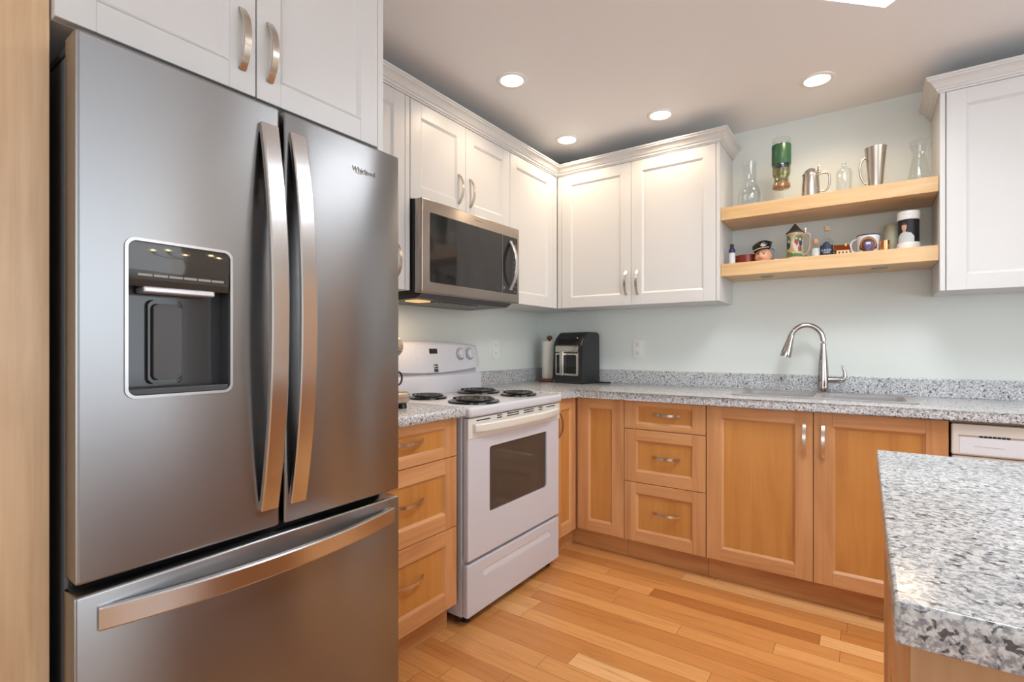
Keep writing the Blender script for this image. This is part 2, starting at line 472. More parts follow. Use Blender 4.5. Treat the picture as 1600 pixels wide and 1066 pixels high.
# ------------------------------------------------------------------ counters
CT, CB = .914, .8735
def counter(name, poly, label, hole=None, bev=.016):
    m = MB(); m.prism(poly, 'z', CB, CT, bev=bev, seg=4)
    o = m.build(name, M_granite, None, 30)
    if hole:
        c = MB().prism(hole, 'z', .7, 1.1).build('cutter', M_granite); boolean(o, c)
    return tag(o, label, 'countertop')
o = counter('countertop', [(.001, -.001), (3.2, -.001), (3.2, -.641), (.645, -.641), (.645, -.851), (.001, -.851)],
        'grey speckled granite countertop running round the corner and along the sink wall', rrect(1.449, 2.151, -.455, -.135, .05), .014)
m = MB(); m.box(.0, 3.2, -.021, -.0005, CT - .001, 1.0025, .003); m.box(.0005, .021, -.851, -.021, CT - .001, 1.0025, .003)
m.build('backsplash', M_granite, o)
o = counter('countertop', [(.001, YD + .003), (.66, YD + .003), (.66, -1.629), (.001, -1.629)], 'short granite countertop piece left of the range beside the fridge', None, .014)
MB().box(.0005, .021, YD + .003, -1.629, CT - .001, 1.0025, .003).build('backsplash', M_granite, o)
tag(MB().prism([(2.006, -2.592), (4.0, -2.592), (4.0, -1.72), (2.006, -1.72)], 'z', .872, .914, bev=.004, seg=3).build('island_countertop', M_granite, None, 30),
    'pale speckled granite island top in the right foreground', 'countertop')
t = thing('island_cabinet', 'wooden island base under the granite top in the right foreground', 'cabinet', (2.019, -2.56, 0))
MB().box(.020, 1.9, .0, .80, .10, .8715, .001).build('carcass', M_panel, t)
MB().box(.060, 1.9, .02, .78, .001, .10).build('toe_kick', M_toe, t)
MB().box(.0, 1.9, -.008, .0, .001, .8715, .001).build('back_panel', M_island, t)
for y1, fr in ((.500, ((.6735, .868), (.394, .6705), (.104, .391))), (.798, ((.104, .868),))):
    for z0, z1 in fr:
        wdt = .496 if y1 < .6 else .294
        o = shaker('drawer' if y1 < .6 else 'door', t, .002, wdt, z0, z1, 0, s=.06, r=.045 if z1 > .8 and z0 > .5 else .06)
        o.location = (0, y1, 0); o.rotation_euler = (0, 0, -R90)

# ------------------------------------------------------------------ sink and faucet
def basin(m, x0, x1, y0, y1, zt, zb, r):
    rings = []
    for k, (ins, z) in enumerate(((0, zt), (.003, zt - .006), (.006, zt - .05), (.012, zb + .03), (.03, zb + .004), (.06, zb))):
        rings.append([m.bm.verts.new((p[0], p[1], z)) for p in rrect(x0 + ins, x1 - ins, y0 + ins, y1 - ins, max(r - ins * .3, .01), 5)])
    for A, B in zip(rings, rings[1:]):
        for i in range(len(A)): m.bm.faces.new((A[i], A[(i + 1) % len(A)], B[(i + 1) % len(A)], B[i]))
    m.bm.faces.new(rings[-1])
M_sink = plain('sink_composite', (.33, .315, .32), .42)
t = thing('sink', 'grey double-bowl composite sink set into the granite below the faucet', 'sink', (0, 0, 0))
for x0, x1 in ((1.464, 1.782), (1.812, 2.136)):
    m = MB(); basin(m, x0, x1, -.442, -.150, .917, .73, .045)
    m.build('bowl', M_sink, t, 40)
def frame_poly(m, outer, inners, z0, z1):
    pass
o = MB().prism(rrect(1.424, 2.176, -.478, -.072, .035), 'z', .9142, .9195, bev=.0025).build('rim', M_sink, t, 30)
for x0, x1 in ((1.464, 1.782), (1.812, 2.136)):
    boolean(o, MB().prism(rrect(x0, x1, -.442, -.150, .045, 5), 'z', .7, 1.1).build('cutter', M_sink))
for x in (1.62, 1.975): MB().lathe([(0, .003), (.03, .003), (.042, .006), (.044, .001)], x, -.3, 24, z0=.7305).build('drain', M_chrome, t, 40)

t = thing('faucet', 'tall chrome gooseneck pull-down faucet behind the sink', 'faucet', (1.806, -.106, .9195), radians(-168))
# local +x points towards the bowl side of the arch (rotated so that it swings left)
MB().lathe([(0, 0), (.029, 0), (.029, .004), (.0255, .008), (.0255, .06), (.0245, .11), (.021, .165), (.0165, .205), (.015, .225), (0, .225)], n=28).build('body', M_chrome, t, 40)
P = [(0, 0, .22 + .012 * i) for i in range(5)]
R = .076
for i in range(1, 23):
    a = radians(168 * i / 22); P.append((R - R * cos(a), 0, .268 + R * sin(a) * 1.13))
MB().tube(P, .0135, 16).build('spout', M_chrome, t, 60)
e = Vector(P[-1]); d = (Vector(P[-1]) - Vector(P[-2])).normalized(); e -= d * .016
H_ = [e + d * .012 * i for i in range(11)]
m = MB(); m.tube(H_, .0150, 18, up=Vector((0, 1, 0)), scales=[1, 1.05, 1.12, 1.22, 1.34, 1.46, 1.57, 1.68, 1.76, 1.8, 1.76]); m.build('spray_head', M_chrome, t, 50)
t2 = t
m = MB()
m.tube([(-.010 * i, 0, .066) for i in range(1, 9)], .0165, 18)
m.build('lever_hub', M_chrome, t, 50)
m = MB()
m.tube([(-.072, 0, .062), (-.086, 0, .067), (-.096, 0, .084), (-.096, 0, .106), (-.089, 0, .128), (-.084, 0, .142)], .010, 12, up=Vector((0, 1, 0)), scales=[1.45, 1.35, 1.0, .75, .55, .35])
m.build('lever', M_chrome, t, 60)

# ------------------------------------------------------------------ dishwasher
t = thing('dishwasher', 'white built-in dishwasher with vented control strip beside the sink cabinet', 'dishwasher', (2.2585, 0, 0))
MB().box(.004, .598, -.58, -.01, .10, .866).build('tub', M_darkgrey, t)
MB().box(.004, .598, -.612, -.58, .12, .738, .006).build('door', M_enamel_off, t)
o = MB().box(.002, .600, -.618, -.58, .741, .861, .006).build('control_panel', M_enamel_off, t)
MB().box(.026, .576, -.6195, -.6175, .748, .8125, .0008).build('control_strip', plain('dishwasher_strip', (.76, .79, .85), .3), o, label='pale blue-white control strip')
MB().box(.022, .580, -.6188, -.616, .8125, .8200, .0005).build('slot', plain('tan_shadow', (.42, .34, .25), .5), o, label='recessed line, its shade painted tan')  # strip whose tan colour stands for the shade in the line
m = MB()
for i in range(7): m.box(.082 + i * .0125, .092 + i * .0125, -.6200, -.6165, .8135, .8205)
m.build('vent', M_black, o, label='row of seven small black vent slots')
m = MB()
xs = .066
for wd in (.006, .009, .004, .003, 0, .007, .010, .006, .009, .005, .007):
    if wd: m.box(xs, xs + wd, -.6200, -.6194, .778 - (xs - .066) * .02, .7795 - (xs - .066) * .02)
    xs += wd + .0018
m.build('lettering', M_grey_ink, o)
MB().box(.004, .598, -.552, -.54, .002, .112).build('toe_kick', M_enamel_off, t)
MB().box(.0, .602, -.586, -.56, .8625, .873).build('trim_strip', M_rail, t)

# ------------------------------------------------------------------ range
t = thing('electric_range', 'white freestanding electric coil range with an oven window', 'range', (0, -1.622, 0), R90)
W = .761
MB().box(.004, W - .004, -.618, -.03, .035, .872, .004).build('body', M_enamel, t)
m = MB(); m.box(0, W, -.668, -.035, .866, .9085, .013, seg=4); m.build('cooktop', M_enamel, t, 40)
# oven door
m = MB(); m.box(.006, W - .006, -.652, -.622, .270, .862, .006); o = m.build('oven_door', M_enamel, t, 40)
boolean(o, MB().prism(rrect(.150, .628, .444, .727, .012), 'y', -.70, -.642).build('cutter', M_enamel))
def oven_glass():
    tt = NT('oven_glass'); tt.bsdf((.055, .05, .046), .04, 0, None, **{'Specular IOR Level': .9}); return tt.m
pts = [(.150, .727), (.150, .448)] + [(.150 + .478 * i / 12, .448 - .014 * sin(pi * i / 12)) for i in range(1, 12)] + [(.628, .448), (.628, .727)]
MB().prism(rrect(.150, .628, .440, .727, .012), 'y', -.6455, -.6415).build('window_glass', oven_glass(), o)
m = MB(); m.prism([(.004, .776), (.757, .776), (.757, .862), (.004, .862)], 'y', -.655, -.648, bev=.003)
for a, b, z in ((.055, .15, 0), (.20, .235, .006), (.20, .235, -.004), (.275, .37, .006), (.275, .37, -.004), (.41, .50, .006), (.41, .50, -.004), (.545, .58, .006), (.545, .58, -.004), (.62, .705, .002)):
    m.box(a, b, -.6562, -.654, .8475 + z, .8520 + z, 0, 1)
m.build('vent_panel', [M_enamel_off, M_black], o, label='cream vent strip with black slots above the handle')
m = MB(); P = []
for i in range(25):
    u = i / 24; P.append((.035 + .69 * u, -.662 - .030 * (1 - abs(2 * u - 1) ** 3.0), .8215))
m.sweep(P, [(-.008, -.016), (.008, -.016), (.010, -.008), (.010, .012), (.004, .017), (-.008, .017)])
for x in (.035, .725): m.box(x - .004, x + .004, -.670, -.650, .8055, .8385, .002)
m.build('handle', M_enamel_off, o, 40)
# storage drawer with a moulded grip
m = MB(); m.box(.004, W - .004, -.650, -.620, .038, .256, .006); o = m.build('storage_drawer', M_enamel, t, 40)
c = MB().prism(rrect(.105, .668, .178, .212, .016), 'y', -.68, -.640).build('cutter', M_enamel); boolean(o, c)
m = MB(); m.prism(rrect(.106, .667, .179, .211, .016), 'y', -.644, -.6385); m.build('grip', plain('grip_white', (.74, .75, .80), .25), o)
for x in (.05, W - .05):
    for y in (-.60, -.08): MB().lathe([(0, .0005), (.018, .0005), (.018, .012), (.010, .014), (.010, .036), (0, .036)], x, y, 16).build('foot', M_black, t, 40)
MB().box(.006, W - .006, -.60, -.58, .012, .036).build('kick_plate', M_black, t)
# backguard
m = MB(); m.prism([(-.125, .905), (-.125, 1.004), (-.105, 1.006), (-.098, 1.012), (-.030, 1.012), (-.030, .905)], 'x', .0, W, bev=.008, seg=3)
m.build('backguard', M_enamel, t, 40)
# curved control panel with a bowed top
def top_z(x): return 1.166 + .022 * (1 - ((x - W / 2) / (W / 2)) ** 2)
def bot_z(x): return 1.034 - .024 * (1 - ((x - W / 2) / (W / 2)) ** 2)
m = MB(); N = 24; rows = []
for i in range(N + 1):
    x = -.002 + (W + .004) * i / N
    e = min(1, min(i, N - i) / 1.0); tz, bz = top_z(x), bot_z(x)
    sh = 0 if 0 < i < N else .010
    prof = [(-.030, bz + .004), (-.085, bz + .004), (-.112 + sh, bz + .010), (-.113 + sh, bz + .022), (-.094 + sh, tz - .02), (-.086 + sh, tz - .006), (-.076, tz), (-.030, tz)]
    rows.append([m.bm.verts.new((x, y, z)) for y, z in prof])
for A, B in zip(rows, rows[1:]):
    for k in range(len(A)): m.bm.faces.new((A[k], A[(k + 1) % len(A)], B[(k + 1) % len(A)], B[k]))
m.bm.faces.new(rows[0]); m.bm.faces.new(rows[-1])
cp = m.build('control_panel', M_enamel, t, 50)
MB().box(.02, W - .02, -.095, -.04, 1.006, 1.036).build('panel_gap', plain('range_shadow_grey', (.42, .44, .48), .4), t)
# things printed on the slanted face: tilt frame
th = math.atan2(.113 - .094, .124)
def on_panel(name, x, u, mb, mats, label=None):
    # mb built in local XZ around origin facing -y; u = height along the face (world z)
    z = u; y = -.113 + (z - 1.036) * (.019 / .124) - .0006
    o = mb.build(name, mats, cp, 40, label); o.location = (x, y, z); o.rotation_euler = (-th, 0, 0); return o
M_line = plain('panel_line', (.55, .56, .58), .5)
m = MB()
for a, b, c, d in ((-.13, .13, .040, .0408), (-.13, .13, -.0408, -.040), (-.1308, -.13, -.0408, .0408), (.13, .1308, -.0408, .0408)): m.box(a, b, -.0004, .0004, c, d)
for i in range(5):
    for zz in (.012, -.016):
        for sx in (-1, 1):
            if i < 4: m.box(sx * (.045 + i * .021) - .004, sx * (.045 + i * .021) + .004, -.0004, .0004, zz, zz + .0035)
for k in range(3): m.box(-.018, .018, -.0004, .0004, -.010 - k * .008, -.008 - k * .008)
on_panel('keypad', .376, 1.112, m, M_line)
on_panel('display', .376, 1.135, MB().box(-.030, .030, -.0012, .0004, -.0135, .0135, .0005), M_blackgloss, 'small black clock display')
m = MB(); m.box(-.016, .016, -.0010, .0003, .0, .021, .0005); m.box(-.015, -.001, -.0010, .0003, -.020, -.003); m.box(.001, .015, -.0010, .0003, -.020, -.003)
on_panel('emblem', .384, 1.044, m, M_dark_ink, 'dark square maker emblem')
m = MB(); m.box(-.014, -.009, -.0016, 0, .003, .018); m.box(-.008, .012, -.0016, 0, .009, .012)
on_panel('emblem_mark', .384, 1.044, m, plain('emblem_light', (.6, .6, .62), .4))
for x in (.592, .672):
    m = MB(); m.lathe([(.034, .0005), (.036, .002), (.034, .003)], n=40); m.xform(Matrix.Rotation(R90, 4, 'X'))
    kr = on_panel('dial_ring', x, 1.118, m, M_grey_ink)
    m = MB(); m.lathe([(.030, 0), (.030, .010), (.026, .020), (.022, .022), (0, .022)], n=36); m.box(-.004, .004, -.026, .026, .020, .027, .002)
    m.xform(Matrix.Rotation(R90, 4, 'X')); on_panel('knob', x, 1.118, m, M_enamel, 'white round burner knob')
# coil burners
M_coil = plain('coil_black', (.03, .03, .032), .22)
M_pan = plain('drip_pan_black', (.006, .006, .007), .12)
for bx, by, br in ((.185, -.535, .098), (.565, -.520, .078), (.185, -.245, .078), (.565, -.255, .098)):
    b = MB().lathe([(0, .004), (br * .5, .003), (br * .95, .004), (br * 1.12, .009), (br * 1.18, .008), (br * 1.19, .001)], bx, by, 44, z0=.9085).build('burner', M_pan, t, 40, 'black coil burner in a black drip bowl')
    P = []
    for i in range(140):
        u = i / 139; a = u * 2 * pi * 3.3; r = br * (.20 + .80 * u); P.append((bx + r * cos(a), by + r * sin(a), .9235))
    MB().tube(P, .0058, 8).build('coil', M_coil, b, 60)

# ------------------------------------------------------------------ stand mixer-like appliance behind the fridge edge
t = thing('countertop_appliance', 'silver countertop appliance mostly hidden by the fridge, beside the range', 'appliance', (.43, -1.905, .9142), radians(93))
M_sil = plain('silver_paint', (.60, .50, .40), .25, .9)
MB().box(-.10, .118, -.075, .075, .018, .068, .02, seg=4).build('base', M_sil, t, 40)
for x in (-.07, .09):
    for y in (-.05, .05): MB().lathe([(0, 0), (.018, 0), (.016, .020), (0, .020)], x, y, 16).build('foot', M_black, t, 40)
MB().box(-.10, -.02, -.055, .055, .05, .22, .02, seg=4).build('column', M_sil, t, 40)
m = MB(); m.sweep([(-.12 + .025 * i, 0, .245) for i in range(10)], [(.052 * cos(2 * pi * k / 20), .050 * sin(2 * pi * k / 20)) for k in range(20)], scales=[.75, .95, 1.02, 1.05, 1.05, 1.03, 1.0, .95, .88, .78]); m.build('head', M_sil, t, 50)
MB().lathe([(0, .125), (.026, .125), (.030, .14), (.030, .20), (0, .20)], .075, 0, 20).build('spindle', M_plate, t, 40, 'white part under the head')
m = MB(); m.tube([(.088 + .022 * cos(a), -.028, .118 + .026 * sin(a)) for a in [2 * pi * i / 20 for i in range(20)]], .004, 8, up=Vector((0, 1, 0)), closed=True); m.build('ring', M_black, t, 60)

# ------------------------------------------------------------------ refrigerator
t = thing('refrigerator', 'stainless steel french-door refrigerator with ice dispenser and bottom freezer drawer', 'refrigerator', (0, -2.92, 0), R90)
MB().box(.006, .728, -.765, -.04, .02, 1.70, .004).build('body', plain('fridge_side_grey', (.11, .11, .115), .4), t)
MB().box(.012, .728, -.785, -.76, .05, 1.69).build('gasket', M_darkgap, t)
def fdoor(x0, x1, z0, z1):
    m = MB(); m.box(x0, x1, -.850, -.788, z0, z1, .006, seg=3); return m
dl = fdoor(0, .3765, .737, 1.722).build('door', M_steel, t, 40)
boolean(dl, MB().prism(rrect(.0735, .2645, 1.0635, 1.3645, .016), 'y', -.90, -.800).build('cutter', M_steel))
dr = fdoor(.3875, .7495, .737, 1.722).build('door', M_steel, t, 40)
dz = MB().box(-.003, .747, -.853, -.788, .055, .719, .006, seg=3).build('freezer_drawer', M_steel, t, 40)
def vhandle(d, xc):
    m = MB(); P = []; n = 28; za, zb = .785, 1.672
    for i in range(n + 1):
        u = -1 + 2 * i / n; P.append((xc, -.8545 - .046 * (1 - abs(u) ** 2.2), (za + zb) / 2 + u * (zb - za) / 2))
    m.sweep(P, [(-.021, -.006), (.021, -.006), (.021, .004), (.018, .006), (-.018, .006), (-.021, .004)], up=Vector((0, -1, 0)))
    for z in (za, zb): m.box(xc - .0205, xc + .0205, -.861, -.8495, z - (0 if z == za else .02), z + (.02 if z == za else 0), .002)
    m.build('handle', M_steel_l, d, 18)
vhandle(dl, .3475); vhandle(dr, .4195)
m = MB(); P = []
for i in range(31):
    u = -1 + 2 * i / 30; P.append((.3745 + u * .3435, -.8575 - .046 * (1 - abs(u) ** 2.2), .671))
m.sweep(P, [(-.006, -.021), (.004, -.021), (.006, -.018), (.006, .018), (.004, .021), (-.006, .021)])
for x in (.031, .718): m.box(x - (0 if x < .3 else .02), x + (.02 if x < .3 else 0), -.864, -.852, .6505, .6915, .002)
m.build('handle', M_steel_l, dz, 18)
# dispenser (set in the left door)
M_bez = plain('dispenser_bezel', (.48, .48, .49), .3, 1.)
M_liner = plain('dispenser_liner', (.045, .047, .052), .10)
M_cpan = plain('dispenser_panel', (.050, .046, .040), .035)
m = MB()
A = rrect(.071, .267, 1.061, 1.367, .018, 8); B = rrect(.0765, .2615, 1.0665, 1.3615, .014, 8)
Ls = [[m.bm.verts.new((p[0], y, p[1])) for p in Q] for Q, y in ((A, -.8495), (A, -.8535), (B, -.8535), (B, -.842))]
for X, Y in zip(Ls, Ls[1:]):
    for i in range(len(X)): m.bm.faces.new((X[i], X[(i + 1) % len(X)], Y[(i + 1) % len(X)], Y[i]))
bz = m.build('dispenser', M_bez, dl, 30, 'ice and water dispenser with silver rim')
m = MB(); x0, x1, z0, z1 = .0755, .2625, 1.0655, 1.3625
yb = -.803
m.quad([(x0, yb, z0), (x1, yb, z0), (x1, yb, z1), (x0, yb, z1)])
m.quad([(x0, -.846, z0), (x0, yb, z0), (x0, yb, z1), (x0, -.846, z1)]); m.quad([(x1, -.846, z0), (x1, yb, z0), (x1, yb, z1), (x1, -.846, z1)])
m.quad([(x0, -.846, z0), (x1, -.846, z0), (x1, yb, z0), (x0, yb, z0)]); m.quad([(x0, -.846, z1), (x1, -.846, z1), (x1, yb, z1), (x0, yb, z1)])
m.build('recess', M_liner, bz)
m = MB(); m.prism([(-.8505, 1.361), (-.8515, 1.33), (-.8485, 1.284), (-.845, 1.276), (-.806, 1.276), (-.806, 1.361)], 'x', .0775, .2605)
cpn = m.build('display_panel', M_cpan, bz, 30, 'dark glossy display panel')
m = MB()
for i in range(6): m.box(.092 + i * .0265, .1165 + i * .0265, -.8515, -.846, 1.2955, 1.3005, .0006)
m.build('button_strip', plain('button_grey', (.30, .29, .27), .35), cpn)
MB().box(.102, .232, -.8495, -.81, 1.2645, 1.2765, .003).build('nozzle_bar', plain('nozzle_silver', (.60, .60, .62), .3, .6), bz, label='pale silver bar above the paddle')
MB().prism(rrect(.122, .184, 1.084, 1.254, .010), 'y', -.812, -.804, bev=.002).build('paddle_frame', M_blackgloss, bz)
MB().prism(rrect(.129, .180, 1.092, 1.246, .008), 'y', -.8205, -.811, bev=.003).build('paddle', plain('paddle_grey', (.075, .075, .08), .45), bz)
MB().box(.0775, .2605, -.8475, -.806, 1.0665, 1.0785, .002).build('drip_tray', M_darkgrey, bz)
# maker's lettering, raised, on the right door
lt = text('Whirlpool', 'lettering', M_chrome, dr, (.620, -.8505, 1.6425), .0185, depth=.0006)
m = MB(); m.tube([(.612 + .020 * cos(a), -.8508, 1.640 + .0055 * sin(a) + .004 * cos(a)) for a in [radians(150 + 250 * i / 24) for i in range(25)]], .0007, 6, up=Vector((0, 1, 0))); m.build('swoosh', plain('gold_swoosh', (.75, .6, .4), .2, 1.), dr, 60)
m = MB(); m.box(.004, .06, -.83, -.66, 1.7005, 1.718, .006); m.build('hinge_cover', M_darkgrey, t, 40)
MB().box(.69, .745, -.83, -.66, 1.7005, 1.718, .006).build('hinge_cover', M_darkgrey, t, 40)
for x in (.05, .69): MB().lathe([(0, .001), (.02, .001), (.02, .055), (0, .055)], x, -.70, 14).build('foot', M_black, t)

# ------------------------------------------------------------------ fridge surround
t = thing('tall_cabinet', 'tall light maple cabinet at the left edge of the photo beside the fridge', 'cabinet', (0, -2.932, 0), R90)
MB().box(-.60, 0, -.73, -.002, .10, 2.266).build('carcass', M_tall, t)
MB().box(-.115, 0, -.751, -.731, .002, 2.266, .0015).build('face_panel', M_tall, t)
MB().box(-.60, -.118, -.751, -.731, .115, 2.262, .002).build('door', M_tall, t)
MB().box(-.60, -.116, -.69, -.67, .002, .10).build('toe_kick', M_toe, t)

t = thing('wall_cabinet', 'deep white cabinet with two doors directly above the fridge', 'cabinet', (0, -2.930, 0), R90)
MB().box(0, .747, -.748, -.002, 1.766, 2.270).build('carcass', M_white, t)
o = shaker('door', t, .0005, .3715, 1.766, 2.264, -.770, mats=WH, s=.062, r=.062, dep=.0085, ch=.006, bead=True); pull(o, .338, -.770, 1.890, 'z', .145, .028, .016)
o = shaker('door', t, .3745, .745, 1.766, 2.264, -.770, mats=WH, s=.062, r=.062, dep=.0085, ch=.006, bead=True); pull(o, .4055, -.770, 1.889, 'z', .145, .028, .016)
t = thing('end_panel', 'white full-height panel on the right side of the fridge', 'panel', (0, -2.1825, 0), R90)
MB().box(0, .022, -.768, -.002, .002, 2.270, .0015).build('board', M_white, t)

# ------------------------------------------------------------------ white wall cabinets
UB, UT = 1.409, 2.264
t = thing('wall_cabinet', 'white single-door wall cabinet squeezed between the fridge and the microwave', 'cabinet', (0, -2.158, 0), R90)
MB().box(0, .5195, -.315, -.002, UB, 2.270).build('carcass', M_white, t)
o = shaker('door', t, .003, .4905, UB, UT, -.335, mats=WH, dep=.0085); pull(o, .440, -.335, 1.531, 'z', .145, .028, .014)
MB().box(.4935, .5195, -.334, -.314, UB, UT, .001).build('filler_strip', M_white, t)
t = thing('wall_cabinet', 'short white two-door wall cabinet above the microwave', 'cabinet', (0, -1.637, 0), R90)
MB().box(.0005, .764, -.315, -.002, 1.822, 2.270).build('carcass', M_white, t)
o = shaker('door', t, .002, .3785, 1.818, UT, -.335, mats=WH, dep=.0085); pull(o, .325, -.335, 1.941, 'z', .145, .028, .013)
o = shaker('door', t, .3805, .764, 1.818, UT, -.335, mats=WH, dep=.0085); pull(o, .381, -.335, 1.940, 'z', .145, .028, .013); o.children[0].location.x = .3805 + .032
t = thing('corner_wall_cabinet', 'white corner wall cabinet to the right of the microwave', 'cabinet', (0, -.872, 0), R90)
MB().box(.0005, .870, -.315, -.002, UB, 2.270).build('carcass', M_white, t)
shaker('door', t, .002, .482, UB, UT, -.335, mats=WH, dep=.0085)
MB().box(.484, .537, -.334, -.314, UB, UT, .001).build('filler_strip', M_white, t)
t = thing('wall_cabinet', 'white double-door wall cabinet between the corner and the open shelves', 'cabinet', (0, 0, 0))
MB().box(.3375, 1.3235, -.315, -.002, UB, 2.270).build('carcass', M_white, t)
MB().box(.3375, .3675, -.333, -.314, UB, UT, .001).build('filler_strip', M_white, t)
o = shaker('door', t, .370, .8405, UB, UT, -.335, mats=WH, dep=.0085); pull(o, .811, -.335, 1.540, 'z', .142, .028, .014)
o = shaker('door', t, .8425, 1.3225, UB, UT, -.335, mats=WH, dep=.0085); pull(o, .881, -.335, 1.539, 'z', .142, .028, .014)
MB().box(1.3245, 1.3415, -.333, -.002, UB - .001, 2.270, .001).build('side_panel', M_white, t)
t = thing('wall_cabinet', 'white wall cabinet at the right edge of the photo, right of the shelves', 'cabinet', (2.2527, 0, 0))
MB().box(.0185, .92, -.315, -.002, UB - .004, 2.270).build('carcass', M_white, t)
MB().box(0, .018, -.333, -.002, UB - .006, 2.270, .001).build('side_panel', M_white, t)
o = shaker('door', t, .0215, .4685, UB - .006, UT, -.335, mats=WH, dep=.0085); pull(o, .43, -.335, 1.540, 'z', .142, .028, .014)
o = shaker('door', t, .4705, .918, UB - .006, UT, -.335, mats=WH, dep=.0085); pull(o, .51, -.335, 1.540, 'z', .142, .028, .014)
tag(MB().box(2.2527 + .922, 2.2527 + .94, -.333, -.002, UB, 2.27).build('end_panel', M_white), 'white end panel of the right wall cabinet run, beyond the photo edge', 'panel')

# crown moulding: profile (out, z) swept along the cabinet fronts with mitred corners
CPROF = [(0, 2.2655), (.006, 2.2655), (.008, 2.272), (.014, 2.274), (.014, 2.282), (.020, 2.286), (.026, 2.297), (.036, 2.308), (.045, 2.312), (.045, 2.318), (.050, 2.321), (.050, 2.329), (0, 2.329)]
def crown(path, name, label):
    P = [Vector((a, b)) for a, b in path]; m = MB(); rings = []
    for i, p in enumerate(P):
        ds = []
        if i > 0: ds.append((P[i] - P[i - 1]).normalized())
        if i < len(P) - 1: ds.append((P[i + 1] - P[i]).normalized())
        ns = [Vector((d.y, -d.x)) for d in ds]
        if len(ns) == 1: off = ns[0]
        else:
            b = (ns[0] + ns[1]).normalized(); off = b / b.dot(ns[0])
        rings.append([m.bm.verts.new((p.x + off.x * o, p.y + off.y * o, z)) for o, z in CPROF])
    k = len(CPROF)
    for A, B in zip(rings, rings[1:]):
        for i in range(k): m.bm.faces.new((A[i], B[i], B[(i + 1) % k], A[(i + 1) % k]))
    m.bm.faces.new(rings[0]); m.bm.faces.new(rings[-1])
    return tag(m.build(name, M_white, None, 25), label, 'moulding')
crown([(.332, -2.158), (.332, -.332), (1.3415, -.332), (1.3415, -.002)], 'crown_molding', 'white crown moulding along the left and corner wall cabinets')
crown([(2.2527, -.002), (2.2527, -.332), (3.195, -.332)], 'crown_molding', 'white crown moulding on top of the right-edge wall cabinet')
crown([(.768, -2.932), (.768, -2.160), (.40, -2.160)], 'crown_molding', 'white crown moulding on the deep cabinet above the fridge')

# chandelier over the dining area right of the photo (mirrored in the dispenser panel)
t = thing('chandelier', 'five-bulb chandelier beyond the right edge, mirrored in the dispenser panel', 'chandelier', (4.0, -1.45, 1.86))
MB().tube([(0, 0, .561), (0, 0, .1), (0, 0, -.06)], .010, 10).build('stem', M_nickel, t, 60)
MB().lathe([(0, .558), (.06, .558), (.06, .54), (.02, .53), (0, .53)], n=24).build('canopy', M_nickel, t, 40)
M_bulb = emit('bulb', (1., .72, .38), 60.)
for k in range(5):
    a = 2 * pi * k / 5 + .3; c, d = cos(a), sin(a)
    ar = MB().tube([(c * r, d * r, z) for r, z in ((.0, -.04), (.08, -.07), (.16, -.06), (.22, -.02), (.23, .02))], .007, 8).build('arm', M_nickel, t, 60)
    MB().lathe([(0, .02), (.014, .02), (.014, .075), (0, .075)], c * .23, d * .23, 14).build('candle_sleeve', M_plate, ar, 40)
    MB().lathe([(0, .076), (.010, .082), (.014, .098), (.009, .118), (0, .132)], c * .23, d * .23, 14).build('bulb', M_bulb, ar, 50)

# unseen wooden cupboard added beyond the right edge to reflect brown in the fridge door
t = thing('added_hutch', 'brown wooden cupboard added out of view to reflect in the fridge door', 'added_hutch', (3.32, 0, 0))
MB().box(0, 1.2, -.45, -.002, .002, 2.05, .003).build('carcass', M_panel, t)
for x in (.006, .603): shaker('door', t, x, x + .591, .08, 2.03, -.471)

# ------------------------------------------------------------------ microwave
t = thing('microwave', 'stainless over-the-range microwave with dark glass door above the range', 'microwave', (0, -1.632, 0), R90)
W2 = .757
MB().box(.004, W2 - .004, -.352, -.003, 1.4005, 1.8165).build('body', plain('mw_body', (.02, .021, .023), .45), t)
m = MB(); m.box(0, W2, -.402, -.354, 1.3985, 1.8145, .007, seg=3); dm = m.build('door', M_steel_mw, t, 40)
gl = MB().prism(rrect(.050, W2 - .022, 1.447, 1.757, .008), 'y', -.4035, -.400).build('glass', plain('mw_glass', (.022, .022, .023), .045), dm)
m = MB(); m.box(.595, .5965, -.4041, -.4032, 1.449, 1.755)
for i in range(8): m.box(.700, .712, -.4041, -.4032, 1.46 + i * .027, 1.4625 + i * .027); m.box(.718, .728, -.4041, -.4032, 1.46 + i * .027, 1.4625 + i * .027)
m.build('keypad', M_grey_ink, dm)
m = MB(); m.box(.700, .730, -.4042, -.4033, 1.69, 1.72); m.build('display', plain('mw_display', (.09, .11, .11), .2), dm)
m = MB(); P = []
for i in range(25):
    u = -1 + 2 * i / 24; P.append((.665 , -.406 - .042 * (1 - abs(u) ** 2.1), 1.600 + u * .128))
m.sweep(P, [(-.013, -.004), (.013, -.004), (.013, .003), (.010, .005), (-.010, .005), (-.013, .003)], up=Vector((0, -1, 0)))
for z in (1.474, 1.726): m.box(.653, .677, -.412, -.402, z - .008, z + .008, .002)
m.build('handle', M_steel_l, dm, 40)
text('Whirlpool', 'lettering', plain('mw_letter', (.42, .36, .31), .3, 1.), dm, (.395, -.4023, 1.787), .015)
m = MB(); m.prism([(-.375, 1.400), (-.335, 1.378), (-.06, 1.372), (-.02, 1.400)], 'x', .03, W2 - .03); un = m.build('underside', M_darkgrey, t)
m = MB()
for i in range(14): m.box(.20 + i * .024, .212 + i * .024, -.30, -.12, 1.3705, 1.3745)
m.build('vent_grille', plain('grille_grey', (.3, .3, .3), .4, .6), un)
MB().box(.07, .16, -.30, -.22, 1.3695, 1.376, .002).build('lamp_lens', emit('mw_lamp', (1., .62, .28), 1.0), un)
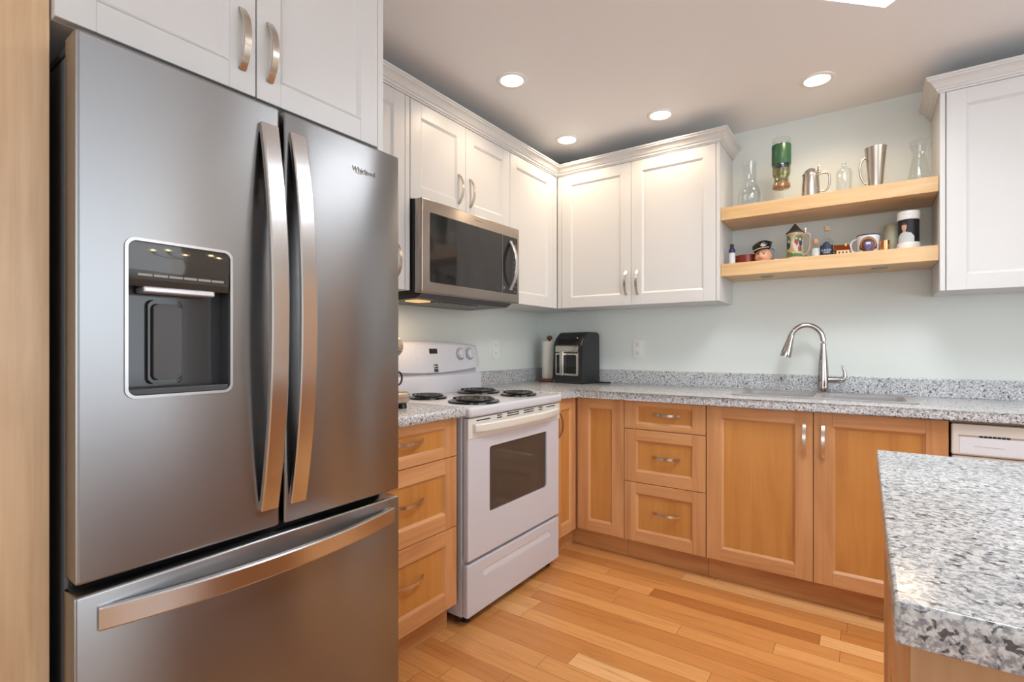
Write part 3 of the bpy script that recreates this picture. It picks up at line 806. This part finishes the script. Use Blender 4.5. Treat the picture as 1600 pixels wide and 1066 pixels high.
l = area('cooktop_lamp', (.115, -.24, 1.362), (0, 0, 0), .08, .08, 1.1, (1., .66, .36), t)

# ------------------------------------------------------------------ floating shelves
SD = .306
for z0, z1, lab in ((1.846, 1.915, 'upper thick maple floating shelf holding glassware and pewter mugs'), (1.541, 1.609, 'lower thick maple floating shelf holding steins and bottles')):
    t = thing('floating_shelf', lab, 'shelf', (1.3427, 0, z0), 0, 'maple floating shelves')
    MB().box(0, .9085, -SD, -.002, 0, z1 - z0, .0015).build('board', M_shelf, t)
for x, y, lab in ((1.549, -.156, 'left'), (2.042, -.179, 'right')):
    t = thing('puck_light', 'unlit grey puck light under the lower shelf, ' + lab + ' one of the two', 'light', (x, y, 1.5408), 0, 'puck lights under the lower shelf')
    MB().lathe([(.026, -.001), (.031, -.004), (.034, -.003), (.035, 0), (.026, 0)], n=32).build('ring', plain('puck_ring', (.34, .32, .30), .35, .7), t, 40)
    MB().lathe([(0, -.0015), (.026, -.0015)], n=28).build('lens', plain('puck_lens', (.40, .37, .33), .25), t)

# ------------------------------------------------------------------ outlets
def outlet(loc, rz, label):
    t = thing('wall_outlet', label, 'outlet', loc, rz, 'white wall outlets')
    MB().prism(rrect(-.036, .036, -.058, .058, .004), 'y', -.006, -.0003, bev=.0015).build('plate', M_plate, t, 40)
    for z in (-.026, .026):
        r = MB().prism(rrect(-.017, .017, z - .016, z + .016, .008), 'y', -.0085, -.005, bev=.001).build('receptacle', M_plate, t, 40)
        m = MB(); m.box(-.008, -.006, -.0089, -.0084, z - .002, z + .007); m.box(.006, .008, -.0089, -.0084, z - .002, z + .006); m.box(-.002, .002, -.0089, -.0084, z - .011, z - .007)
        m.build('slots', M_dark_ink, r)
    MB().lathe([(0, .0072), (.003, .0068), (.0032, .005)], n=12).xform(Matrix.Rotation(R90, 4, 'X')).build('screw', M_plate, t)
outlet((.0, -.566, 1.143), R90, 'white wall outlet on the left wall above the range corner')
outlet((.760, 0, 1.146), 0, 'white wall outlet on the back wall between air fryer and faucet')

# ------------------------------------------------------------------ air fryer
t = thing('air_fryer', 'black air fryer with steel window basket in the counter corner', 'air fryer', (.368, -.252, .9142), radians(-9))
fw = .118
m = MB(); m.prism([(-.006, 0), (-.002, .012), (-.010, .255), (.012, .300), (.060, .342), (.185, .342), (.203, .325), (.206, 0)], 'x', -fw, fw, bev=.013, seg=4)
bd = m.build('body', plain('fryer_black', (.016, .017, .020), .33), t, 40)
m = MB(); m.box(-.094, .094, -.0165, .006, .208, .252, .004); m.build('trim', M_nickel, t, 40, 'steel band above the basket')
m = MB(); m.box(-.094, .094, -.0165, .004, .052, .204, .006); bk = m.build('basket_front', M_nickel, t, 40)
boolean(bk, MB().prism(rrect(-.083, .081, .066, .190, .006), 'y', -.03, -.013).build('cutter', M_steel_l))
MB().prism(rrect(-.083, .081, .066, .190, .006), 'y', -.0145, -.0125).build('window', M_blackgloss, bk)
MB().box(-.046, -.014, -.034, -.013, .052, .214, .005, seg=3).build('basket_handle', M_nickel, bk, 40)
m = MB(); m.prism([(-.082, .262), (.05, .262), (.085, .285), (.085, .297), (-.082, .297)], 'y', -.001, .010)
m.xform(Matrix.Translation((0, -.007, 0)) @ Matrix.Translation((0, 0, .26)) @ Matrix.Rotation(radians(-24), 4, 'X') @ Matrix.Translation((0, 0, -.26))); m.build('touch_panel', M_blackgloss, t)
m = MB(); m.lathe([(0, 0), (.006, .0), (.006, .003), (0, .003)], n=12); m.build('indicator', M_chrome, t, 40, loc=(.088, -.012, .30))
m = MB(); m.tube([(.10, .16, .006), (.14, .16, .006), (.18, .165, .007), (.215, .185, .007)], .006, 8); m.build('power_cord', M_black, t, 60)

# ------------------------------------------------------------------ paper towel stand
t = thing('paper_towel_stand', 'paper towel roll on a red-brown wooden stand behind the air fryer', 'paper towel holder', (.158, -.135, .9142))
M_red = plain('redwood', (.17, .045, .02), .35)
MB().lathe([(0, 0), (.082, 0), (.086, .006), (.084, .016), (.07, .020), (0, .020)], n=40).build('base', M_red, t, 40)
MB().lathe([(0, .02), (.008, .02), (.008, .292), (.014, .294), (.020, .304), (.018, .316), (.010, .322), (0, .323)], n=24).build('post', M_red, t, 40)
MB().lathe([(.016, .022), (.050, .022), (.052, .026), (.052, .280), (.050, .283), (.016, .283), (.016, .022)], n=40).build('paper_roll', plain('paper', (.82, .79, .73), .9), t, 40)

# ------------------------------------------------------------------ shelf things
ZU, ZL = 1.9152, 1.6092
def patch(name, parent, r_of_z, shape, a0, a1, z0, z1, mat, lift=.0006, n=40, label=None):
    """a marking wrapped on a body of revolution: keeps the cells where shape(u,v) is true; angle 0 faces -y, u to the right"""
    m = MB(); k = int(n * max(.3, (z1 - z0) / max(1e-4, (a1 - a0) * r_of_z((z0 + z1) / 2)))) + 2
    vs = {}
    def V(i, j):
        if (i, j) not in vs:
            a = a0 + (a1 - a0) * i / n; z = z0 + (z1 - z0) * j / k; r = r_of_z(z) + lift
            vs[i, j] = m.bm.verts.new((r * sin(a), -r * cos(a), z))
        return vs[i, j]
    for i in range(n):
        for j in range(k):
            u = -1 + 2 * (i + .5) / n; v = -1 + 2 * (j + .5) / k
            if shape(u, v): m.bm.faces.new((V(i, j), V(i + 1, j), V(i + 1, j + 1), V(i, j + 1)))
    return m.build(name, mat, parent, 60, label)
def loop_handle(name, parent, pts, r, mat, scales=None):
    # smooth the polyline with Catmull-Rom
    P = [Vector(p) for p in pts]; Q = []
    E_ = [P[0]] + P + [P[-1]]
    for i in range(1, len(E_) - 2):
        for s in range(6):
            u = s / 6; a, b, c, d = E_[i - 1], E_[i], E_[i + 1], E_[i + 2]
            Q.append(.5 * ((2 * b) + (c - a) * u + (2 * a - 5 * b + 4 * c - d) * u * u + (3 * b - a - 3 * c + d) * u ** 3))
    Q.append(P[-1])
    return MB().tube(Q, r, 10, up=Vector((0, 1, 0)), scales=[1.0] * len(Q)).build(name, mat, parent, 60)
def shell(prof, t=.0018):
    return prof + [(max(r - t, .0005), z) for r, z in reversed(prof)]
M_pewter = plain('pewter', (.56, .50, .44), .24, 1.)
M_copper = plain('copper', (.78, .36, .17), .2, 1.)

# upper shelf
t = tag(MB().lathe(shell([(.001, .003), (.045, .001), (.060, .006), (.0630, .03), (.062, .075), (.055, .102), (.041, .125), (.0345, .145), (.033, .18), (.033, .215), (.035, .252)]), n=40).build('glass_decanter', M_glass, None, 40, loc=(1.470, -.2, ZU)),
        'clear glass decanter with a wide base at the left end of the upper shelf', 'decanter')
t = thing('tall_goblet', 'tall stemmed glass with a broad green band on the upper shelf', 'glass', (1.6225, -.2, ZU))
MB().lathe([(0, 0), (.036, 0), (.036, .004), (.010, .012), (.008, .05), (.008, .070), (.014, .076)], n=32).build('stem', M_glass, t, 40)
MB().lathe(shell([(.012, .076), (.036, .078), (.044, .084), (.0445, .10), (.040, .112), (.036, .13), (.036, .145), (.0435, .155), (.0445, .20), (.0445, .345)]), n=40).build('bowl', M_glass, t, 40)
MB().lathe([(.0455, .205), (.0462, .207), (.0462, .308), (.0455, .310)], n=44).build('band', plain('green_band', (.028, .095, .042), .28), t, 40, 'green band')
MB().lathe([(0, .079), (.036, .080), (.0425, .086), (.0425, .100), (.034, .112), (0, .112)], n=32).build('base_cap', plain('amber_brown', (.30, .14, .05), .12), t, 40, 'brown lower rim')
MB().lathe([(.034, .112), (.033, .135), (.040, .150), (.0425, .165), (.0425, .206)], n=32).build('inner_bottle', M_glass_green, t, 40, 'greenish inner glass')
t = thing('pewter_tankard', 'pewter tankard with a domed hinged lid on the upper shelf', 'tankard', (1.757, -.2, ZU))
MB().lathe([(0, 0), (.046, 0), (.047, .008), (.042, .012), (.040, .06), (.036, .122), (.037, .126), (0, .126)], n=40).build('body', M_pewter, t, 40)
m = MB(); m.lathe([(.039, .127), (.039, .131), (.034, .136), (.028, .148), (.016, .158), (0, .161)], n=36); m.build('lid', M_pewter, t, 40)
MB().box(.030, .044, -.006, .006, .132, .168, .003).build('thumb_lift', M_pewter, t, 40)
loop_handle('handle', t, [(.036, 0, .125), (.058, 0, .128), (.078, 0, .120), (.082, 0, .09), (.078, 0, .055), (.064, 0, .038), (.047, 0, .036)], .0052, M_pewter)
tag(MB().lathe(shell([(.001, .003), (.030, 0), (.035, .005), (.0355, .06), (.0355, .108), (.031, .124), (.018, .134), (.012, .140), (.013, .158), (.010, .162)]), n=36).build('glass_jar', M_glass, None, 40, loc=(1.900, -.2, ZU)),
    'small clear glass jar between the two pewter mugs', 'jar')
t = thing('pewter_mug', 'tall flared pewter mug with an open rim on the upper shelf', 'mug', (2.027, -.2, ZU))
MB().lathe(shell([(.001, .004), (.028, 0), (.0295, .004), (.0285, .012), (.036, .11), (.0435, .195), (.0455, .206)], .0016), n=40).build('body', M_pewter, t, 40)
m = loop_handle('handle', t, [(-.040, 0, .165), (-.055, 0, .152), (-.062, 0, .118), (-.058, 0, .075), (-.045, 0, .045), (-.032, 0, .035)], .0052, M_pewter)
tag(MB().lathe(shell([(.001, .003), (.040, .001), (.044, .006), (.0435, .035), (.036, .085), (.0275, .125), (.027, .14), (.034, .17), (.0435, .198)]), n=40).build('glass_carafe', M_glass, None, 40, loc=(2.192, -.2, ZU)),
    'waisted clear glass carafe at the right end of the upper shelf', 'carafe')

# lower shelf
t = thing('small_bottle', 'small blue and white capped bottle at the left end of the lower shelf', 'bottle', (1.385, -.235, ZL))
MB().lathe([(0, 0), (.016, 0), (.0165, .004), (.0165, .066), (.0165, .066)], n=28).build('label_wrap', plain('label_white', (.70, .70, .72), .5), t, 40, 'white label')
MB().lathe([(.0166, .066), (.0166, .082), (.013, .089), (.009, .091), (0, .091)], n=28).build('shoulder', plain('navy', (.012, .016, .10), .25), t, 40)
MB().lathe([(.0098, .090), (.0098, .112), (.008, .114), (0, .114)], n=24).build('cap', M_black, t, 40)
tag(MB().lathe(shell([(.001, .004), (.055, 0), (.064, .006), (.069, .040), (.070, .060)], .004), n=44).build('shallow_dish', plain('oxblood_glaze', (.27, .035, .016), .15), None, 40, loc=(1.446, -.118, ZL)),
    'shallow dark red dish behind the head-shaped mug', 'dish')
# head-shaped mug
t = thing('character_mug', 'ceramic head-shaped mug wearing a black cocked hat on the lower shelf', 'mug', (1.533, -.2, ZL), radians(-8))
M_skin = plain('glazed_skin', (.66, .34, .22), .2)
m = MB(); bm = m.bm
bmesh.ops.create_uvsphere(bm, u_segments=32, v_segments=24, radius=.041)
for v in bm.verts:
    c = v.co
    c.z *= 1.15; c.y *= 1.02
    if c.z < -.026: c.z = -.026 + (c.z + .026) * .15
    if c.y < 0:
        c.y -= .013 * math.exp(-((c.x / .008) ** 2 + ((c.z + .002) / .010) ** 2))            # nose
        c.y -= .005 * math.exp(-((c.x / .012) ** 2 + ((c.z + .026) / .007) ** 2))           # chin
        for sx in (-1, 1):
            c.y -= .004 * math.exp(-(((c.x - sx * .017) / .009) ** 2 + ((c.z + .006) / .009) ** 2))   # cheeks
            c.y += .004 * math.exp(-(((c.x - sx * .013) / .006) ** 2 + ((c.z - .009) / .004) ** 2))  # eye sockets
            c.y -= .003 * math.exp(-(((c.x - sx * .013) / .009) ** 2 + ((c.z - .016) / .003) ** 2))  # brows
        c.y += .0025 * math.exp(-((c.x / .012) ** 2 + ((c.z + .0165) / .002) ** 2))          # mouth line
m.xform(Matrix.Translation((.004, -.004, .034))); hd = m.build('head', M_skin, t, 60)
m = MB()
for sx in (-1, 1):
    bmesh.ops.create_uvsphere(m.bm, u_segments=10, v_segments=8, radius=.0042, matrix=Matrix.Translation((sx * .013 + .004, -.041, .0445)))
m.build('eye', plain('eye_dark', (.05, .04, .035), .2), hd, 60)
for sx in (-1, 1): MB().sweep([(sx * .006 + .004, -.0455, .0515), (sx * .013 + .004, -.0445, .0535), (sx * .021 + .004, -.0385, .0520)], [(-.0016, -.0016), (.0016, -.0016), (.0016, .0016), (-.0016, .0016)]).build('eyebrow', plain('brow_grey', (.20, .15, .11), .4), hd)
m = MB()
for sx in (-1, 1):
    bmesh.ops.create_uvsphere(m.bm, u_segments=12, v_segments=8, radius=.007, matrix=Matrix.Translation((sx * .042 + .004, 0, .033)) @ Matrix.Diagonal((.5, .8, 1.3, 1)))
m.build('ear', M_skin, hd, 60)
MB().sweep([(-.007, -.047, .018), (.004, -.049, .0175), (.015, -.047, .018)], [(-.0012, -.0012), (.0012, -.0012), (.0012, .0012), (-.0012, .0012)]).build('mouth', plain('lip_red', (.45, .10, .07), .3), hd)
m = MB(); bm = m.bm; rings = []
for k, (rr, zz) in enumerate(((.040, .052), (.050, .060), (.053, .078), (.048, .092), (.030, .104), (0.001, .110))):
    rings.append([bm.verts.new((rr * cos(a) * 1.05 - .008, rr * sin(a) - .006, zz + (.012 * cos(a) ** 2 if k in (1, 2) else 0) + .22 * rr * cos(a) - .10 * rr * sin(a) + .008)) for a in [2 * pi * i / 32 for i in range(32)]])
for A, B in zip(rings, rings[1:]):
    for i in range(32): bm.faces.new((A[i], A[(i + 1) % 32], B[(i + 1) % 32], B[i]))
bm.faces.new(rings[0]); bm.faces.new(rings[-1])
m.xform(Matrix.Translation((.005, .0, .012)) @ Matrix.Diagonal((.88, .95, .90, 1))); m.build('hat', plain('black_glaze', (.01, .011, .013), .12), t, 60, 'black cocked hat')
m = MB()
for x, z in ((.008, .085), (.016, .079), (.004, .078), (.022, .076), (.012, .074)):
    bmesh.ops.create_uvsphere(m.bm, u_segments=10, v_segments=8, radius=.0045, matrix=Matrix.Translation((x + .005, -.055, z + .010)))
m.build('hat_ornament', plain('white_glaze', (.75, .75, .73), .2), t, 60, 'white dots on the hat')
m = MB(); m.sweep([(-.044 + .086 * i / 16, -.038 - .016 * sin(pi * i / 16), .060 + .018 * i / 16 + .004 * sin(pi * i / 16)) for i in range(17)], [(-.002, -.002), (.002, -.002), (.002, .002), (-.002, .002)]); m.build('hat_trim', plain('tan_glaze', (.5, .38, .22), .3), t)
loop_handle('handle', t, [(.040, .005, .075), (.056, .005, .072), (.060, .005, .050), (.055, .005, .025), (.038, .005, .012)], .006, plain('bluegrey_glaze', (.16, .21, .26), .25))

# stein
t = thing('beer_stein', 'painted beer stein with a pointed dark lid on the lower shelf', 'stein', (1.686, -.2, ZL))
rz = lambda z: .0415 - .004 * min(1, z / .14)
MB().lathe([(0, 0), (.043, 0), (.0435, .006), (.0415, .012), (.0375, .135), (.0385, .14), (0, .14)], n=44).build('body', plain('stein_ceramic', (.36, .38, .22), .22), t, 40)
for z0, z1 in ((.0, .013), (.128, .142)):
    MB().lathe([(rz(z0) + .0006, z0), (rz(z0) + .0024, z0 + .002), (rz(z1) + .0024, z1 - .002), (rz(z1) + .0006, z1)], n=44).build('band', plain('stein_band', (.52, .33, .20), .2), t, 40, 'tan band')
def blob(cx, cy, rx, ry): return lambda u, v: ((u - cx) / rx) ** 2 + ((v - cy) / ry) ** 2 < 1
cols = dict(scene_cream=((.46, .42, .28), [blob(0, -.05, .85, .85)]), foliage=((.10, .16, .06), [blob(-.75, .55, .4, .5), blob(.5, .72, .45, .3), blob(.1, -.92, .8, .22), blob(-.5, -.75, .35, .3)]),
            red_coat=((.28, .045, .035), [blob(.22, .35, .20, .30), blob(.58, -.28, .22, .28)]), blue_coat=((.03, .04, .11), [blob(-.62, .05, .24, .34), blob(.66, .25, .20, .3)]),
            yellow_dress=((.50, .31, .10), [blob(-.28, -.35, .30, .26)]), faces=((.74, .48, .36), [blob(-.12, .32, .13, .20), blob(.60, .60, .10, .12), blob(-.6, .46, .11, .12), blob(.22, .70, .09, .09)]),
            white_shirt=((.58, .55, .50), [blob(.02, .0, .16, .26), blob(.2, -.3, .14, .2)]))
for i, (nm, (c, sh)) in enumerate(cols.items()):
    patch('painted_' + nm, t, rz, (lambda ss: lambda u, v: any(s(u, v) for s in ss))(sh), -1.15, 1.15, .016, .126, plain('stein_' + nm, c, .25), .0006 + .0002 * i, 46)
MB().lathe([(.042, .142), (.0425, .146), (.038, .149), (.026, .161), (.014, .178), (.008, .184), (.006, .190), (0, .193)], n=36).build('lid', plain('lid_pewter_dark', (.10, .095, .09), .35, .7), t, 40, 'pointed dark pewter lid')
MB().box(.040, .052, -.006, .006, .138, .166, .003).build('thumb_lift', M_pewter, t, 40)
loop_handle('handle', t, [(.036, 0, .126), (.052, 0, .134), (.066, 0, .126), (.068, 0, .095), (.064, 0, .055), (.056, 0, .035), (.048, 0, .026), (.040, 0, .030)], .0062, plain('stein_handle', (.46, .33, .25), .25))

# bottles
M_cork = plain('cork', (.50, .30, .16), .8)
t = thing('corked_bottle', 'small clear corked bottle just right of the painted stein', 'bottle', (1.779, -.215, ZL))
MB().lathe([(0, 0), (.019, 0), (.0205, .004), (.0205, .045), (.017, .056), (.009, .063), (.009, .072), (.0115, .074)], n=28).build('body', M_glass, t, 40)
MB().lathe([(0, .001), (.0185, .001), (.0185, .050), (0, .052)], n=24).build('contents', plain('white_grains', (.62, .62, .63), .7), t, 40, 'pale contents')
m = MB(); m.lathe([(0, .070), (.0085, .070), (.012, .078), (.013, .088), (.010, .098), (0, .101)], n=20); m.build('cork', M_cork, t, 40)
t = thing('glass_flask', 'clear corked flask with a dark blue label on the lower shelf', 'bottle', (1.826, -.185, ZL))
MB().lathe([(0, 0), (.030, 0), (.033, .006), (.034, .06), (.031, .082), (.018, .100), (.0115, .106), (.0115, .135), (.014, .137), (.014, .143), (.011, .144)], n=36).build('body', M_glass, t, 40)
MB().lathe([(0, .140), (.0105, .140), (.0125, .146), (.0125, .158), (0, .160)], n=20).build('cork', M_cork, t, 40)
rf = lambda z: .0338
patch('label', t, rf, lambda u, v: v < .45 or (abs(u) < .62 and v < .45 + .5 * (1 - (u / .62) ** 2)) or (abs(u) < .9 and v < .5), -.95, .95, .006, .082, plain('label_navy', (.018, .03, .06), .5), .0006, 30, 'dark blue label')
patch('label_print', t, rf, lambda u, v: (abs(v) < .35 and int((u + 1) * 7) % 2 == 0) or (abs(v + .75) < .12 and abs(u) < .6), -.7, .7, .022, .052, plain('label_print', (.42, .46, .52), .5), .0011, 30)
# copper house
t = thing('copper_house', 'tiny copper cottage ornament beside the enamel mug', 'ornament', (1.890, -.205, ZL), radians(20))
MB().box(-.028, .028, -.017, .017, 0, .032, .001).build('walls', plain('copper_pale', (.80, .45, .30), .25, 1.), t)
m = MB(); m.prism([(-.023, .028), (-.019, .028), (0, .052), (.019, .028), (.023, .028), (0, .058)], 'x', -.033, .033); m.prism([(-.017, .032), (.017, .032), (0, .052)], 'x', -.028, .028); m.box(.012, .020, -.006, .002, .046, .064); m.build('roof', M_copper, t)
m = MB()
for x in (-.016, .0, .016): m.box(x - .004, x + .004, -.0178, -.0168, .010, .022)
m.box(-.0288, -.0278, -.006, .006, .0, .020); m.build('windows', plain('copper_dark', (.12, .05, .03), .3, .8), t)
# enamel mug
t = thing('enamel_mug', 'white enamel mug with a dark rim and a brown crest on the lower shelf', 'mug', (1.998, -.195, ZL))
MB().lathe(shell([(.001, .003), (.040, 0), (.044, .005), (.046, .05), (.047, .090)], .002), n=44).build('body', plain('mug_enamel', (.74, .76, .79), .15), t, 40)
MB().lathe([(.0445, .089), (.0475, .088), (.0485, .0905), (.0475, .093), (.0450, .0925), (.0445, .089)], n=44).build('rim', plain('rim_navy', (.02, .025, .05), .25), t, 40, 'dark blue rim')
re = lambda z: .0445 + .0016 * min(1, z / .05)
def crest(u, v): return (u / .92) ** 2 + (v / .98) ** 2 < 1 or (abs(u) < .98 and abs(v + .25) < .30)
patch('crest', t, re, crest, -.85, .85, .003, .080, plain('crest_brown', (.09, .028, .012), .3), .0006, 40, 'dark brown crest')
patch('crest_border', t, re, lambda u, v: .62 < (u / .92) ** 2 + (v / .98) ** 2 < .80 and v > -.3, -.85, .85, .003, .080, plain('crest_gold', (.55, .25, .07), .3), .0010, 56)
patch('crest_shield', t, re, lambda u, v: abs(u) < .42 * (1.1 if v > -.1 else 1.1 + v) and -.75 < v < .35, -.85, .85, .003, .080, plain('crest_violet', (.10, .08, .20), .3), .0010, 50)
patch('crest_light', t, re, lambda u, v: abs(u) < .24 and .0 < v < .30, -.85, .85, .003, .080, plain('crest_pale', (.55, .58, .70), .3), .0014, 60)
loop_handle('handle', t, [(-.044, 0, .078), (-.060, 0, .074), (-.070, 0, .058), (-.069, 0, .034), (-.060, 0, .018), (-.044, 0, .014)], .004, plain('mug_enamel', (.74, .76, .79), .15))
# copper cup, candle, canister
t = thing('copper_cup', 'small copper cup between the enamel mug and the white canister', 'cup', (2.062, -.215, ZL))
MB().lathe(shell([(.001, .002), (.0175, 0), (.0185, .003), (.0185, .052), (.0195, .056)], .0014), n=32).build('body', M_copper, t, 40)
loop_handle('handle', t, [(-.018, 0, .046), (-.028, 0, .042), (-.030, 0, .028), (-.026, 0, .014), (-.018, 0, .010)], .002, M_copper)
t = thing('pillar_candle', 'pale pillar candle behind the copper cup and white canister', 'candle', (2.098, -.09, ZL))
MB().lathe([(0, 0), (.034, 0), (.035, .003), (.035, .148), (.032, .152), (.02, .149), (0, .148)], n=32).build('wax', plain('candle_wax', (.55, .52, .38), .5), t, 40)
MB().tube([(0, 0, .147), (.001, 0, .154), (.002, 0, .160)], .0012, 6).build('wick', M_black, t)
t = thing('photo_canister', 'white lidded canister printed with a photo of a person in a pale shirt', 'canister', (2.152, -.205, ZL), radians(-12))
MB().lathe([(0, 0), (.044, 0), (.0455, .004), (.0445, .010), (.0455, .014), (.044, .030), (.0405, .036), (.0405, .036)], n=44).build('foot', plain('canister_white', (.78, .77, .75), .35), t, 40)
MB().lathe([(.0405, .030), (.0405, .142), (0, .142)], n=44).build('body', plain('canister_black', (.012, .012, .016), .3), t, 40, 'black photo wrap')
MB().lathe([(.0405, .141), (.044, .142), (.0450, .146), (.0435, .150), (.0445, .166), (.0445, .178), (.042, .181), (.036, .179), (0, .179)], n=44).build('lid', plain('canister_white', (.78, .77, .75), .35), t, 40, 'white ridged lid')
rk = lambda z: .0405
ft = patch('printed_shirt', t, rk, lambda u, v: v < -.18 and abs(u + .08) < .78 - .35 * max(0, (v + .55)) / .37 or (abs(u + .12) < .24 and v < -.10), -1.15, 1.05, .036, .142, plain('print_shirt', (.56, .61, .62), .35), .0006, 44)
patch('printed_face', t, rk, lambda u, v: ((u + .18) / .22) ** 2 + ((v - .32) / .36) ** 2 < 1 or (abs(u + .16) < .12 and -.15 < v < .1), -1.15, 1.05, .036, .142, plain('print_face', (.62, .34, .25), .35), .0010, 50)
patch('printed_hair', t, rk, lambda u, v: ((u + .17) / .24) ** 2 + ((v - .42) / .33) ** 2 < 1 and v > .50, -1.15, 1.05, .036, .142, plain('print_hair', (.06, .035, .025), .35), .0014, 50)
